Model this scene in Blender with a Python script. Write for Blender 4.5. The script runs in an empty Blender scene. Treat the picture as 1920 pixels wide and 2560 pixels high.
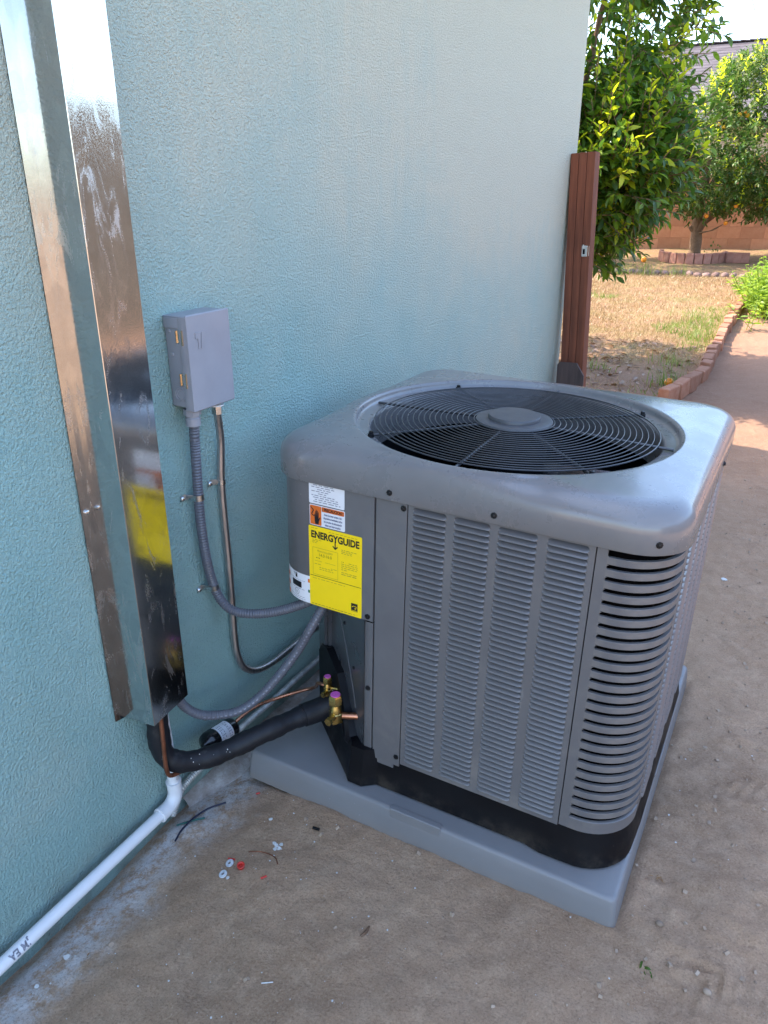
import bpy, math, random
import numpy as np
from mathutils import Vector, Matrix, Euler
random.seed(7); rng = np.random.default_rng(7)
S = bpy.context.scene
COL = S.collection
PI = math.pi
R = math.radians

# ------------------------------------------------------------ camera, sky, sun, exposure
cam = bpy.data.cameras.new("camera"); camo = bpy.data.objects.new("camera", cam); COL.objects.link(camo)
_p, _y = R(22.8), R(28.3)
_fw = Vector((-math.sin(_y)*math.cos(_p), math.cos(_y)*math.cos(_p), -math.sin(_p)))
_rt = Vector((math.cos(_y), math.sin(_y), 0)); _up = _rt.cross(_fw)
camo.matrix_world = Matrix(((_rt.x, _up.x, -_fw.x, 1.136), (_rt.y, _up.y, -_fw.y, 0), (_rt.z, _up.z, -_fw.z, 1.361), (0, 0, 0, 1)))
cam.sensor_fit = 'VERTICAL'; cam.sensor_height = 24; cam.lens = 24*1923/2560
cam.clip_start = 0.02; cam.clip_end = 500
S.camera = camo

SUN_EL, SUN_AZ = 50, 262          # azimuth clockwise from +Y: the sun stands over the house, to the left
W = bpy.data.worlds.new("World"); S.world = W; W.use_nodes = True
wn = W.node_tree.nodes; wl = W.node_tree.links
sky = wn.new('ShaderNodeTexSky'); sky.sky_type = 'NISHITA'; sky.sun_disc = False
sky.sun_elevation = R(SUN_EL); sky.sun_rotation = R(SUN_AZ)
sky.air_density = 1.0; sky.dust_density = 1.5; sky.ozone_density = 1.0
bg = wn['Background']; bg.inputs['Strength'].default_value = 0.15
wl.new(sky.outputs[0], bg.inputs[0])
sl = bpy.data.lights.new("sun", 'SUN'); sl.energy = 2.0; sl.angle = R(0.53); sl.color = (1.0, 0.90, 0.76)
so = bpy.data.objects.new("sun", sl); COL.objects.link(so)
_sd = Vector((math.sin(R(SUN_AZ))*math.cos(R(SUN_EL)), math.cos(R(SUN_AZ))*math.cos(R(SUN_EL)), math.sin(R(SUN_EL))))
so.rotation_euler = _sd.to_track_quat('Z', 'Y').to_euler()
S.view_settings.view_transform = 'Standard'; S.view_settings.look = 'None'
S.view_settings.exposure = 2.65; S.view_settings.gamma = 1.0; S.view_settings.use_curve_mapping = False

# ------------------------------------------------------------ materials
class NT:
    def __init__(s, name):
        s.m = bpy.data.materials.new(name); s.m.use_nodes = True
        s.t = s.m.node_tree; s.n = s.t.nodes; s.l = s.t.links; s.b = s.n['Principled BSDF']
        s._pos = None
    def node(s, t, **kw):
        o = s.n.new(t)
        for k, v in kw.items(): setattr(o, k, v)
        return o
    def val(s, sock, v):
        if hasattr(v, 'is_linked') or isinstance(v, bpy.types.NodeSocket): s.l.new(v, sock)
        else: sock.default_value = v
    def pos(s):
        if s._pos is None: s._pos = s.node('ShaderNodeNewGeometry').outputs['Position']
        return s._pos
    def objc(s): return s.node('ShaderNodeTexCoord').outputs['Object']
    def mapping(s, v, scale=(1, 1, 1), rot=(0, 0, 0)):
        o = s.node('ShaderNodeMapping'); s.l.new(v, o.inputs[0]); o.inputs['Scale'].default_value = scale; o.inputs['Rotation'].default_value = rot
        return o.outputs[0]
    def noise(s, v, scale, detail=4, rough=.55, dist=0):
        o = s.node('ShaderNodeTexNoise'); s.l.new(v, o.inputs['Vector']); o.inputs['Scale'].default_value = scale
        o.inputs['Detail'].default_value = detail; o.inputs['Roughness'].default_value = rough; o.inputs['Distortion'].default_value = dist
        return o.outputs['Fac']
    def voro(s, v, scale, feature='F1', out='Distance'):
        o = s.node('ShaderNodeTexVoronoi', feature=feature); s.l.new(v, o.inputs['Vector']); o.inputs['Scale'].default_value = scale
        return o.outputs[out]
    def ramp(s, f, stops):
        o = s.node('ShaderNodeValToRGB'); s.l.new(f, o.inputs[0]); e = o.color_ramp.elements
        while len(e) < len(stops): e.new(.5)
        for el, (p, c) in zip(e, stops):
            el.position = p; el.color = (c, c, c, 1) if isinstance(c, (int, float)) else (*c, 1)
        return o.outputs[0]
    def mix(s, f, a, b, mode='MIX'):
        o = s.node('ShaderNodeMix', data_type='RGBA', blend_type=mode)
        s.val(o.inputs[0], f)
        for k, v in ((6, a), (7, b)):
            if isinstance(v, tuple): o.inputs[k].default_value = (*v, 1)
            else: s.l.new(v, o.inputs[k])
        return o.outputs[2]
    def math(s, op, a, b=0.0, clamp=False):
        o = s.node('ShaderNodeMath', operation=op, use_clamp=clamp); s.val(o.inputs[0], a); s.val(o.inputs[1], b); return o.outputs[0]
    def sep(s, v):
        o = s.node('ShaderNodeSeparateXYZ'); s.l.new(v, o.inputs[0]); return o.outputs
    def rng(s, v, a, b, c=0.0, d=1.0):
        o = s.node('ShaderNodeMapRange', interpolation_type='SMOOTHSTEP'); s.l.new(v, o.inputs[0])
        for i, x in enumerate((a, b, c, d)): o.inputs[i+1].default_value = x
        return o.outputs[0]
    def bump(s, h, strength=.5, dist=.01, prev=None):
        o = s.node('ShaderNodeBump'); s.l.new(h, o.inputs['Height']); o.inputs['Strength'].default_value = strength; o.inputs['Distance'].default_value = dist
        if prev is not None: s.l.new(prev, o.inputs['Normal'])
        return o.outputs[0]
    def set(s, color=None, rough=None, metal=None, normal=None, spec=None, coat=None, coat_r=None, trans=None):
        b = s.b.inputs
        if color is not None: s.val(b['Base Color'], (*color, 1) if isinstance(color, tuple) else color)
        if rough is not None: s.val(b['Roughness'], rough)
        if metal is not None: b['Metallic'].default_value = metal
        if normal is not None: s.l.new(normal, b['Normal'])
        if spec is not None: b['Specular IOR Level'].default_value = spec
        if coat is not None: b['Coat Weight'].default_value = coat
        if coat_r is not None: b['Coat Roughness'].default_value = coat_r
        return s.m

def simple(name, c, rough=.5, metal=0, var=.12, scale=30, spec=.5, coat=None, coat_r=None, bump=0, bscale=200):
    t = NT(name); p = t.objc()
    n = t.noise(p, scale, 4)
    lo = tuple(x*(1-var) for x in c); hi = tuple(min(1, x*(1+var)) for x in c)
    col = t.ramp(n, [(.3, lo), (.7, hi)])
    rr = t.rng(t.noise(p, scale*.6, 3), .3, .7, max(.02, rough*.85), min(1, rough*1.15))
    nb = t.bump(t.noise(p, bscale, 3), bump, .002) if bump else None
    return t.set(col, rr, metal, nb, spec, coat, coat_r)

MAT = {}
def make_materials():
    # stucco: teal paint, pale dust, streaks and painted-in bounce light towards the far upper end
    t = NT("stucco"); p = t.pos()
    xyz = t.sep(p)
    st = t.mapping(p, (1, 1, .10))
    streak = t.noise(st, 26, 5, .65)
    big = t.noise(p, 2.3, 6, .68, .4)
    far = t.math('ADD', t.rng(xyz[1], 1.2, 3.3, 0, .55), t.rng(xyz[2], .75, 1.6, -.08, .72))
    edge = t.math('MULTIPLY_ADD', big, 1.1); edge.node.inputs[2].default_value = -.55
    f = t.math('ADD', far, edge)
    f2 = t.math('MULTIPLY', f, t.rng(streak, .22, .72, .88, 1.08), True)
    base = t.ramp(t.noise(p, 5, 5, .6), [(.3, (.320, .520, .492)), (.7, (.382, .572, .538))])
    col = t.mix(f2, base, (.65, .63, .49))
    dirt = t.math('MULTIPLY', t.rng(xyz[2], .16, -.06), t.rng(t.noise(p, 14, 5), .3, .75, .2, .85))
    col = t.mix(dirt, col, (.24, .245, .20))
    h1 = t.noise(p, 265, 3, .6)
    h2 = t.noise(p, 155, 2, .5)
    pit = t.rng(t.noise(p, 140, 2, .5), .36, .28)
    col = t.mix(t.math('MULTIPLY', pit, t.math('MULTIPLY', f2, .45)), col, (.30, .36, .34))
    h = t.math('ADD', t.rng(h1, .28, .74), t.math('MULTIPLY', t.rng(h2, .30, .72), 1.1))
    n1 = t.bump(h, .9, .0040)
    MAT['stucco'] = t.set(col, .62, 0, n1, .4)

    # ground
    t = NT("dirt"); p = t.pos(); xyz = t.sep(p)
    n1 = t.noise(p, 2.2, 6, .62); n2 = t.noise(p, 17, 6, .7)
    col = t.ramp(n1, [(.28, (.330, .208, .127)), (.5, (.432, .277, .175)), (.75, (.51, .342, .225))])
    col = t.mix(t.math('MULTIPLY', t.rng(n2, .42, .72), .5), col, (.57, .395, .265))
    col = t.mix(t.math('MULTIPLY', t.rng(t.noise(p, 4.5, 5, .7, .5), .58, .74), .45), col, (.22, .155, .11))
    # redder, drier earth away from the house
    yf = t.rng(xyz[1], 2.2, 5.5)
    col = t.mix(t.math('MULTIPLY', yf, .75), col, (.235, .115, .070))
    # lawn left of the edging
    lawn = t.math('MULTIPLY', t.rng(xyz[0], .47, .36), t.rng(t.math('ADD', xyz[1], t.math('MULTIPLY', n1, 1.4)), 6.4, 8.2))
    ln = t.noise(p, 3.1, 6, .7)
    lcol = t.ramp(ln, [(.3, (.20, .112, .062)), (.48, (.265, .172, .088)), (.56, (.22, .165, .066)), (.68, (.125, .14, .04))])
    lcol = t.mix(t.math('MULTIPLY', t.rng(t.noise(p, 38, 5, .8), .42, .60), .75), lcol, (.19, .088, .048))
    col = t.mix(lawn, col, lcol)
    # chalky plaster dust along the foot of the wall
    edge = t.math('ADD', xyz[0], t.math('MULTIPLY', t.math('SUBTRACT', t.noise(p, 6, 5, .7), .5), .22))
    dust = t.math('MULTIPLY', t.rng(edge, .20, .06), t.rng(xyz[1], 2.6, 1.9))
    dn = t.rng(t.noise(p, 30, 6, .78), .36, .58)
    dust = t.math('MULTIPLY', dust, t.math('MULTIPLY', dn, t.rng(xyz[0], .0, .05, .15, .9)))
    col = t.mix(dust, col, (.68, .65, .63))
    # small pale flecks in noise patches
    fl = t.rng(t.voro(t.mapping(p, (1, 1, .3)), 88), .10, .05)
    fl = t.math('MULTIPLY', fl, t.rng(t.noise(p, 9, 3), .50, .66))
    col = t.mix(t.math('MULTIPLY', fl, .7), col, (.52, .46, .40))
    gr = t.noise(p, 210, 3, .8)
    col = t.mix(t.math('MULTIPLY', t.rng(gr, .50, .66), .42), col, (.15, .10, .07))
    col = t.mix(t.math('MULTIPLY', t.rng(gr, .44, .32), .38), col, (.66, .49, .34))
    b1 = t.bump(t.noise(p, 26, 8, .78), .85, .013)
    b2 = t.bump(t.noise(p, 150, 4, .7), .7, .004, b1)
    MAT['dirt'] = t.set(col, .93, 0, b2, .2)

    # air conditioner paint etc.
    MAT['ac_paint'] = painted('ac_paint', (.128, .122, .124), .36, .25, .12)
    MAT['ac_lid'] = painted('ac_lid', (.162, .156, .158), .28, .45, .08)
    MAT['black_plastic'] = simple('black_plastic', (.003, .003, .0045), .5, 0, .5, 9, .25, bump=.15, bscale=160)
    MAT['base_black'] = base_dirty()
    MAT['coil_dark'] = simple('coil_dark', (.003, .003, .004), .8, 0, .3, 40, .1)
    MAT['wire_black'] = simple('wire_black', (.045, .045, .05), .32, 0, .2, 20, .6)
    MAT['hub_grey'] = simple('hub_grey', (.070, .070, .076), .45, 0, .06, 20)
    MAT['fan_metal'] = simple('fan_metal', (.10, .10, .115), .26, 1, .1, 10)
    MAT['screw_dark'] = simple('screw_dark', (.02, .02, .022), .4, .6, .2, 300)
    MAT['zinc'] = simple('zinc', (.60, .60, .60), .26, 1, .12, 60)
    MAT['gold_zinc'] = simple('gold_zinc', (.62, .54, .42), .22, 1, .12, 60)
    MAT['brass'] = simple('brass', (.62, .44, .15), .27, 1, .2, 60)
    MAT['copper'] = simple('copper', (.56, .25, .15), .30, 1, .3, 40)
    MAT['copper_dull'] = simple('copper_dull', (.26, .10, .055), .45, .75, .3, 40)
    MAT['pink_cap'] = simple('pink_cap', (.62, .12, .42), .45, 0, .15, 300)
    MAT['box_grey'] = simple('box_grey', (.285, .285, .310), .42, 0, .05, 20, .5, bump=.05, bscale=500)
    MAT['conduit_grey'] = simple('conduit_grey', (.105, .108, .128), .38, 0, .08, 40)
    MAT['conduit_metal'] = brushed('conduit_metal', (.58, .54, .53), .38)
    MAT['armour_metal'] = simple('armour_metal', (.50, .49, .47), .5, .45, .3, 60)
    MAT['pvc'] = simple('pvc', (.72, .71, .72), .38, 0, .05, 14)
    MAT['foam_black'] = foam()
    MAT['drier_black'] = simple('drier_black', (.008, .008, .009), .18, 0, .3, 30, .6)
    MAT['pad_plastic'] = pad_mat()
    MAT['galv'] = galv()
    MAT['label_white'] = simple('label_white', (.74, .74, .76), .4, 0, .03, 20)
    MAT['label_yellow'] = simple('label_yellow', (.95, .66, .002), .42, 0, .03, 20)
    MAT['label_orange'] = simple('label_orange', (.68, .14, .015), .42, 0, .06, 40)
    MAT['label_green'] = simple('label_green', (.02, .12, .05), .42, 0, .06, 40)
    MAT['ink'] = simple('ink', (.008, .008, .01), .5, 0, .1, 40)
    MAT['ink_faint'] = simple('ink_faint', (.30, .24, .03), .5, 0, .1, 40)
    MAT['ink_grey'] = simple('ink_grey', (.22, .22, .26), .5, 0, .1, 40)
    MAT['ink_blue'] = simple('ink_blue', (.10, .11, .2), .5, 0, .1, 40)
    MAT['redwood'] = wood('redwood', (.225, .074, .038), (.11, .038, .022))
    MAT['redwood_lit'] = wood('redwood_edge_lit', (.26, .075, .042), (.14, .04, .025))  # redwood copy with the lit side's brightness in its colour; unused
    MAT['weathered'] = wood('weathered', (.105, .072, .062), (.055, .040, .037))
    MAT['fence_wood'] = wood('fence_wood', (.090, .076, .064), (.058, .048, .040))
    MAT['brick_red'] = brick('brick_red', (.29, .115, .062), (.38, .20, .13))
    MAT['brick_pink'] = brick('brick_pink', (.28, .115, .08), (.36, .19, .14))
    MAT['block_tan'] = brick('block_tan', (.40, .175, .092), (.47, .225, .125), 9)
    MAT['mortar'] = simple('mortar', (.36, .165, .09), .95, 0, .15, 30)
    MAT['stone'] = brick('edge_stone', (.17, .10, .085), (.27, .18, .15))
    MAT['shingle'] = shingle()
    MAT['house_cream'] = simple('house_cream', (.5, .46, .40), .8)
    MAT['fascia'] = simple('fascia', (.55, .53, .48), .6)
    MAT['bark'] = brick('bark', (.15, .088, .055), (.26, .17, .11), 25)
    MAT['leaf_dark'] = leaf('leaf_dark', (.034, .085, .010), (.070, .140, .016), .34)
    MAT['leaf_mid'] = leaf('leaf_mid', (.085, .165, .010), (.15, .24, .018), .42)
    MAT['leaf_young'] = leaf('leaf_young', (.36, .42, .012), (.48, .50, .02), .45)
    MAT['leaf_olive'] = leaf('leaf_olive', (.085, .12, .025), (.16, .19, .045), .35)
    MAT['leaf_brown'] = leaf('leaf_brown', (.20, .10, .045), (.30, .17, .08), .1)
    MAT['herb'] = leaf('herb_leaf', (.14, .23, .016), (.27, .35, .03), .4)
    MAT['grass_dry'] = leaf('grass_dry', (.24, .145, .064), (.35, .245, .115), .2)
    MAT['grass_green'] = leaf('grass_green', (.10, .155, .02), (.18, .22, .04), .3)
    MAT['orange_fruit'] = simple('orange_fruit', (.80, .26, .012), .42, 0, .1, 60, bump=.1, bscale=400)
    MAT['yellow_fruit'] = simple('yellow_fruit', (.85, .42, .02), .42, 0, .1, 60, bump=.1, bscale=400)
    MAT['red_plastic'] = simple('red_plastic', (.52, .035, .022), .35, 0, .1, 200)
    MAT['clear_plastic'] = simple('clear_plastic', (.52, .53, .55), .3, 0, .1, 200)
    MAT['wire_navy'] = simple('wire_navy', (.015, .016, .04), .4, 0, .2, 200)
    MAT['wire_green'] = simple('wire_green', (.005, .085, .07), .4, 0, .2, 200)
    MAT['chip_white'] = simple('chip_white', (.62, .60, .57), .7, 0, .1, 200)
    MAT['pebble'] = brick('pebble', (.24, .17, .12), (.42, .32, .24), 20)
    MAT['cable_dark'] = simple('cable_dark', (.02, .02, .02), .5)

def painted(name, c, rough, coat, coat_r):
    t = NT(name); p = t.objc(); z = t.sep(p)[2]
    col = t.ramp(t.noise(p, 9, 5, .65), [(.3, tuple(x*.94 for x in c)), (.7, tuple(x*1.07 for x in c))])
    film = t.math('MULTIPLY', t.rng(t.noise(p, 6.5, 6, .72, .6), .46, .74), t.rng(z, .50, .08, .16, .42))
    col = t.mix(film, col, (.27, .235, .20))
    spot = t.math('MULTIPLY', t.rng(t.voro(p, 70), .16, .10), t.rng(t.noise(p, 5, 3), .56, .70))
    col = t.mix(t.math('MULTIPLY', spot, .22), col, (.36, .34, .32))
    scuff = t.rng(t.noise(t.mapping(p, (1, 1, .18), (.5, .9, .2)), 42, 3, .7), .70, .745)
    col = t.mix(t.math('MULTIPLY', scuff, .14), col, (.40, .40, .40))
    r = t.math('ADD', t.rng(t.noise(p, 11, 5, .7), .3, .7, rough*.82, rough*1.2), t.math('MULTIPLY', film, .3))
    nb = t.bump(t.noise(p, 5, 2), .05, .01, t.bump(t.noise(p, 420, 2), .03, .001))
    return t.set(col, r, 0, nb, .5, coat, coat_r)

def base_dirty():
    t = NT('base_black'); p = t.objc(); z = t.sep(p)[2]
    d = t.math('MULTIPLY', t.rng(z, .055, .0), t.rng(t.noise(p, 16, 5, .7), .42, .72))
    d2 = t.math('MULTIPLY', t.rng(t.noise(p, 70, 3), .70, .78), .35)
    col = t.mix(t.math('ADD', t.math('MULTIPLY', d, .45), t.math('MULTIPLY', d2, .5), True), (.003, .003, .0045), (.10, .078, .058))
    return t.set(col, t.rng(t.noise(p, 12, 4), .3, .7, .4, .65), 0, None, .22)

def brushed(name, c, rough):
    t = NT(name); p = t.objc()
    n = t.noise(t.mapping(p, (1, 1, .06)), 240, 4, .6)
    col = t.ramp(n, [(.3, tuple(x*.62 for x in c)), (.7, tuple(min(1, x*1.2) for x in c))])
    return t.set(col, rough, 1, None)

def foam():
    t = NT('foam_black'); p = t.objc()
    d = t.math('MULTIPLY', t.rng(t.noise(p, 30, 6, .75), .56, .74), .4)
    col = t.mix(d, (.010, .010, .013), (.085, .08, .08))
    return t.set(col, .52, 0, t.bump(t.noise(p, 45, 4), .25, .004), .35)

def pad_mat():
    t = NT('pad_plastic'); p = t.objc()
    col = t.ramp(t.noise(p, 3, 4), [(.3, (.184, .180, .184)), (.7, (.222, .217, .219))])
    z = t.sep(p)[2]
    sp = t.math('MULTIPLY', t.rng(t.noise(p, 130, 3, .7), .66, .74), t.rng(t.noise(p, 5, 3), .5, .68))
    col = t.mix(t.math('MULTIPLY', sp, .7), col, (.66, .66, .66))
    dust = t.math('MULTIPLY', t.rng(t.noise(p, 7, 6, .7), .42, .75), .32)
    col = t.mix(t.math('MULTIPLY', dust, .6), col, (.26, .225, .20))
    low = t.math('MULTIPLY', t.rng(z, -.045, -.078), .55)
    col = t.mix(t.math('MULTIPLY', low, .6), col, (.22, .175, .14))
    return t.set(col, t.rng(t.noise(p, 25, 4), .3, .7, .33, .5), 0, t.bump(t.noise(p, 260, 3), .08, .002), .45)

def galv():
    t = NT('galvanised'); p = t.objc()
    sp = t.voro(t.mapping(p, (1, 1, .6)), 42, 'F1', 'Color')
    sg = t.sep(sp)[0]
    smear = t.noise(t.mapping(p, (1.2, 1.2, .35), (.3, 0, 0)), 17, 6, .68, 1.6)
    sm = t.math('MULTIPLY', t.rng(smear, .50, .66), t.rng(t.noise(p, 5, 2), .38, .62))
    col = t.mix(t.math('MULTIPLY', sm, .30), t.ramp(sg, [(0, (.50, .50, .50)), (1, (.57, .57, .565))]), (.66, .62, .60))
    grain = t.noise(p, 420, 2)
    rough = t.math('ADD', t.rng(grain, .35, .65, .07, .17), t.math('MULTIPLY', sm, .24))
    nb = t.bump(grain, .05, .0006, t.bump(t.noise(t.mapping(p, (1, 1, .35)), 9, 2), .10, .004))
    m = t.set(col, rough, 1, nb)
    return m

def wood(name, a, b):
    t = NT(name); p = t.objc()
    n = t.noise(t.mapping(p, (1, 1, .05)), 55, 5, .65, .6)
    n2 = t.noise(p, 3, 3)
    col = t.ramp(n, [(.3, b), (.65, a)])
    col = t.mix(t.math('MULTIPLY', t.rng(n2, .45, .75), .4), col, tuple(x*.7 for x in b))
    return t.set(col, .75, 0, t.bump(n, .3, .003), .25)

def brick(name, a, b, scale=14):
    t = NT(name); p = t.objc()
    oi = t.node('ShaderNodeObjectInfo').outputs['Random']
    n = t.noise(p, scale, 6, .7)
    col = t.ramp(n, [(.3, a), (.7, b)])
    hv = t.node('ShaderNodeHueSaturation'); t.l.new(col, hv.inputs['Color']); t.l.new(t.rng(oi, 0, 1, .84, 1.14), hv.inputs['Value'])
    return t.set(hv.outputs[0], .9, 0, t.bump(t.noise(p, scale*6, 5, .7), .4, .004), .2)

def shingle():
    t = NT('shingle'); p = t.objc()
    n = t.voro(t.mapping(p, (3.2, 6.5, 6.5)), 1.0, 'F1', 'Color')
    g = t.sep(n)[0]
    col = t.ramp(g, [(0, (.082, .069, .073)), (1, (.120, .104, .110))])
    return t.set(col, .95, 0, t.bump(t.noise(p, 60, 4), .3, .01), .1)

def leaf(name, a, b, tr):
    t = NT(name); p = t.pos()
    n = t.noise(p, 9, 3, .6)
    col = t.ramp(n, [(.35, a), (.65, b)])
    t.set(col, .42, 0, None, .45)
    tl = t.node('ShaderNodeBsdfTranslucent'); t.l.new(t.mix(1.0, col, (1.0, 1.0, .35), 'MULTIPLY'), tl.inputs[0])
    hv = t.node('ShaderNodeHueSaturation'); hv.inputs['Value'].default_value = 1.9; t.l.new(col, hv.inputs['Color']); t.l.new(hv.outputs[0], tl.inputs[0])
    ms = t.node('ShaderNodeMixShader'); ms.inputs[0].default_value = tr
    t.l.new(t.b.outputs[0], ms.inputs[1]); t.l.new(tl.outputs[0], ms.inputs[2])
    t.l.new(ms.outputs[0], t.n['Material Output'].inputs['Surface'])
    return t.m
make_materials()

# ------------------------------------------------------------ mesh and object helpers
def link(o, parent=None):
    COL.objects.link(o)
    if parent is not None: o.parent = parent
    return o
def tag(o, label=None, cat=None, group=None, kind=None):
    if label: o['label'] = label
    if cat: o['category'] = cat
    if group: o['group'] = group
    if kind: o['kind'] = kind
    return o
def thing(name, label, cat, loc=(0, 0, 0), rot=(0, 0, 0), group=None):
    o = bpy.data.objects.new(name, None); o.empty_display_size = .05
    o.location = loc; o.rotation_euler = rot
    link(o); return tag(o, label, cat, group)

class MB:
    def __init__(s): s.v = []; s.f = []; s.mi = []
    def add(s, vs, fs, mi=0):
        b = len(s.v); s.v += [tuple(v) for v in vs]
        for f in fs: s.f.append(tuple(i+b for i in f)); s.mi.append(mi)
        return s
    def box(s, c, d, rot=None, mi=0, bev=0):
        x, y, z = d[0]/2, d[1]/2, d[2]/2
        if bev:
            vs = []; n = 8
            ring = []
            for (cx, cy, q) in ((x-bev, y-bev, 0), (-x+bev, y-bev, 1), (-x+bev, -y+bev, 2), (x-bev, -y+bev, 3)):
                for k in range(3):
                    a = (q*90+k*45)*PI/180; ring.append((cx, cy, a))
            N = len(ring)
            for zz, ins in ((-z, bev), (-z+bev, 0), (z-bev, 0), (z, bev)):
                for cx, cy, a in ring: vs.append((cx+(bev-ins)*math.cos(a), cy+(bev-ins)*math.sin(a), zz))
            fs = [tuple(range(N-1, -1, -1)), tuple(range(3*N, 4*N))]
            for L in range(3):
                for i in range(N): fs.append((L*N+i, L*N+(i+1) % N, (L+1)*N+(i+1) % N, (L+1)*N+i))
        else:
            vs = [(-x, -y, -z), (x, -y, -z), (x, y, -z), (-x, y, -z), (-x, -y, z), (x, -y, z), (x, y, z), (-x, y, z)]
            fs = [(3, 2, 1, 0), (4, 5, 6, 7), (0, 1, 5, 4), (1, 2, 6, 5), (2, 3, 7, 6), (3, 0, 4, 7)]
        M = Euler(rot).to_matrix() if rot else None
        out = []
        for v in vs:
            w = M @ Vector(v) if M else Vector(v)
            out.append((w.x+c[0], w.y+c[1], w.z+c[2]))
        return s.add(out, fs, mi)
    def prism(s, poly, z0, z1, mi=0, inset=0):
        n = len(poly)
        vs = [(x, y, z0) for x, y in poly]+[(x, y, z1) for x, y in poly]
        fs = [tuple(range(n-1, -1, -1)), tuple(range(n, 2*n))]+[(i, (i+1) % n, n+(i+1) % n, n+i) for i in range(n)]
        return s.add(vs, fs, mi)
    def tube(s, pts, r, n=12, caps=True, mi=0):
        pts = [Vector(p) for p in pts]; m = len(pts)
        rs = r if isinstance(r, (list, tuple)) else [r]*m
        T = []
        for i in range(m):
            a = pts[max(i-1, 0)]; b = pts[min(i+1, m-1)]; T.append((b-a).normalized())
        up = Vector((0, 0, 1)) if abs(T[0].z) < .9 else Vector((1, 0, 0))
        u = (up-T[0]*up.dot(T[0])).normalized()
        vs = []; fs = []
        for i in range(m):
            u = (u-T[i]*u.dot(T[i])).normalized(); w = T[i].cross(u)
            for k in range(n):
                a = 2*PI*k/n; q = pts[i]+(u*math.cos(a)+w*math.sin(a))*rs[i]; vs.append(q)
        for i in range(m-1):
            for k in range(n): fs.append((i*n+k, i*n+(k+1) % n, (i+1)*n+(k+1) % n, (i+1)*n+k))
        if caps: fs += [tuple(range(n-1, -1, -1)), tuple(range((m-1)*n, m*n))]
        return s.add(vs, fs, mi)
    def lathe(s, prof, M, n=24, mi=0, cap0=True, cap1=True):
        vs = []; fs = []; m = len(prof)
        for r, z in prof:
            for k in range(n):
                a = 2*PI*k/n; vs.append(M @ Vector((r*math.cos(a), r*math.sin(a), z)))
        for i in range(m-1):
            for k in range(n): fs.append((i*n+k, i*n+(k+1) % n, (i+1)*n+(k+1) % n, (i+1)*n+k))
        if cap0: fs.append(tuple(range(n-1, -1, -1)))
        if cap1: fs.append(tuple(range((m-1)*n, m*n)))
        return s.add(vs, fs, mi)
    def torus(s, c, Rr, r, n=72, m=6, mi=0):
        vs = []; fs = []
        for i in range(n):
            a = 2*PI*i/n
            for k in range(m):
                b = 2*PI*k/m; q = Rr+r*math.cos(b); vs.append((c[0]+q*math.cos(a), c[1]+q*math.sin(a), c[2]+r*math.sin(b)))
        for i in range(n):
            for k in range(m): fs.append((i*m+k, ((i+1) % n)*m+k, ((i+1) % n)*m+(k+1) % m, i*m+(k+1) % m))
        return s.add(vs, fs, mi)
    def loft(s, loops, closed=True, mi=0, cap0=False, cap1=False):
        n = len(loops[0]); vs = [p for L in loops for p in L]; fs = []
        for i in range(len(loops)-1):
            for k in range(n if closed else n-1): fs.append((i*n+k, i*n+(k+1) % n, (i+1)*n+(k+1) % n, (i+1)*n+k))
        if cap0: fs.append(tuple(range(n-1, -1, -1)))
        if cap1: b = (len(loops)-1)*n; fs.append(tuple(range(b, b+n)))
        return s.add(vs, fs, mi)
    def mesh(s, name, mats, smooth=None):
        me = bpy.data.meshes.new(name); me.from_pydata(s.v, [], s.f)
        for m in (mats if isinstance(mats, (list, tuple)) else [mats]): me.materials.append(m)
        if any(s.mi): me.polygons.foreach_set('material_index', s.mi)
        if smooth is not None:
            me.polygons.foreach_set('use_smooth', [True]*len(s.f)); me.set_sharp_from_angle(angle=R(smooth))
        me.validate(); me.update(); return me
    def build(s, name, mats, parent=None, smooth=None):
        return link(bpy.data.objects.new(name, s.mesh(name, mats, smooth)), parent)

def spline(pts, step=.01):
    P = [Vector(p) for p in pts]; P = [P[0]*2-P[1]]+P+[P[-1]*2-P[-2]]
    out = []
    for i in range(1, len(P)-2):
        p0, p1, p2, p3 = P[i-1:i+3]; n = max(2, int((p2-p1).length/step))
        for k in range(n):
            t = k/n
            out.append(.5*((2*p1)+(p2-p0)*t+(2*p0-5*p1+4*p2-p3)*t*t+(3*p1-p0-3*p2+p3)*t**3))
    out.append(P[-2]); return out
def arc(cx, cy, r, a0, a1, n=10):
    return [(cx+r*math.cos(R(a0+(a1-a0)*i/n)), cy+r*math.sin(R(a0+(a1-a0)*i/n))) for i in range(n+1)]
def numpy_mesh(name, V, F, mats, mi=None, smooth=False):
    me = bpy.data.meshes.new(name); nf, k = F.shape
    me.vertices.add(len(V)); me.vertices.foreach_set('co', np.ascontiguousarray(V, dtype=np.float32).ravel())
    me.loops.add(nf*k); me.loops.foreach_set('vertex_index', np.ascontiguousarray(F, dtype=np.int32).ravel())
    me.polygons.add(nf); me.polygons.foreach_set('loop_start', np.arange(nf, dtype=np.int32)*k)
    for m in mats: me.materials.append(m)
    if mi is not None: me.polygons.foreach_set('material_index', np.asarray(mi, dtype=np.int32))
    if smooth: me.polygons.foreach_set('use_smooth', np.ones(nf, dtype=bool))
    me.update(calc_edges=True); me.validate(); return me

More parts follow.
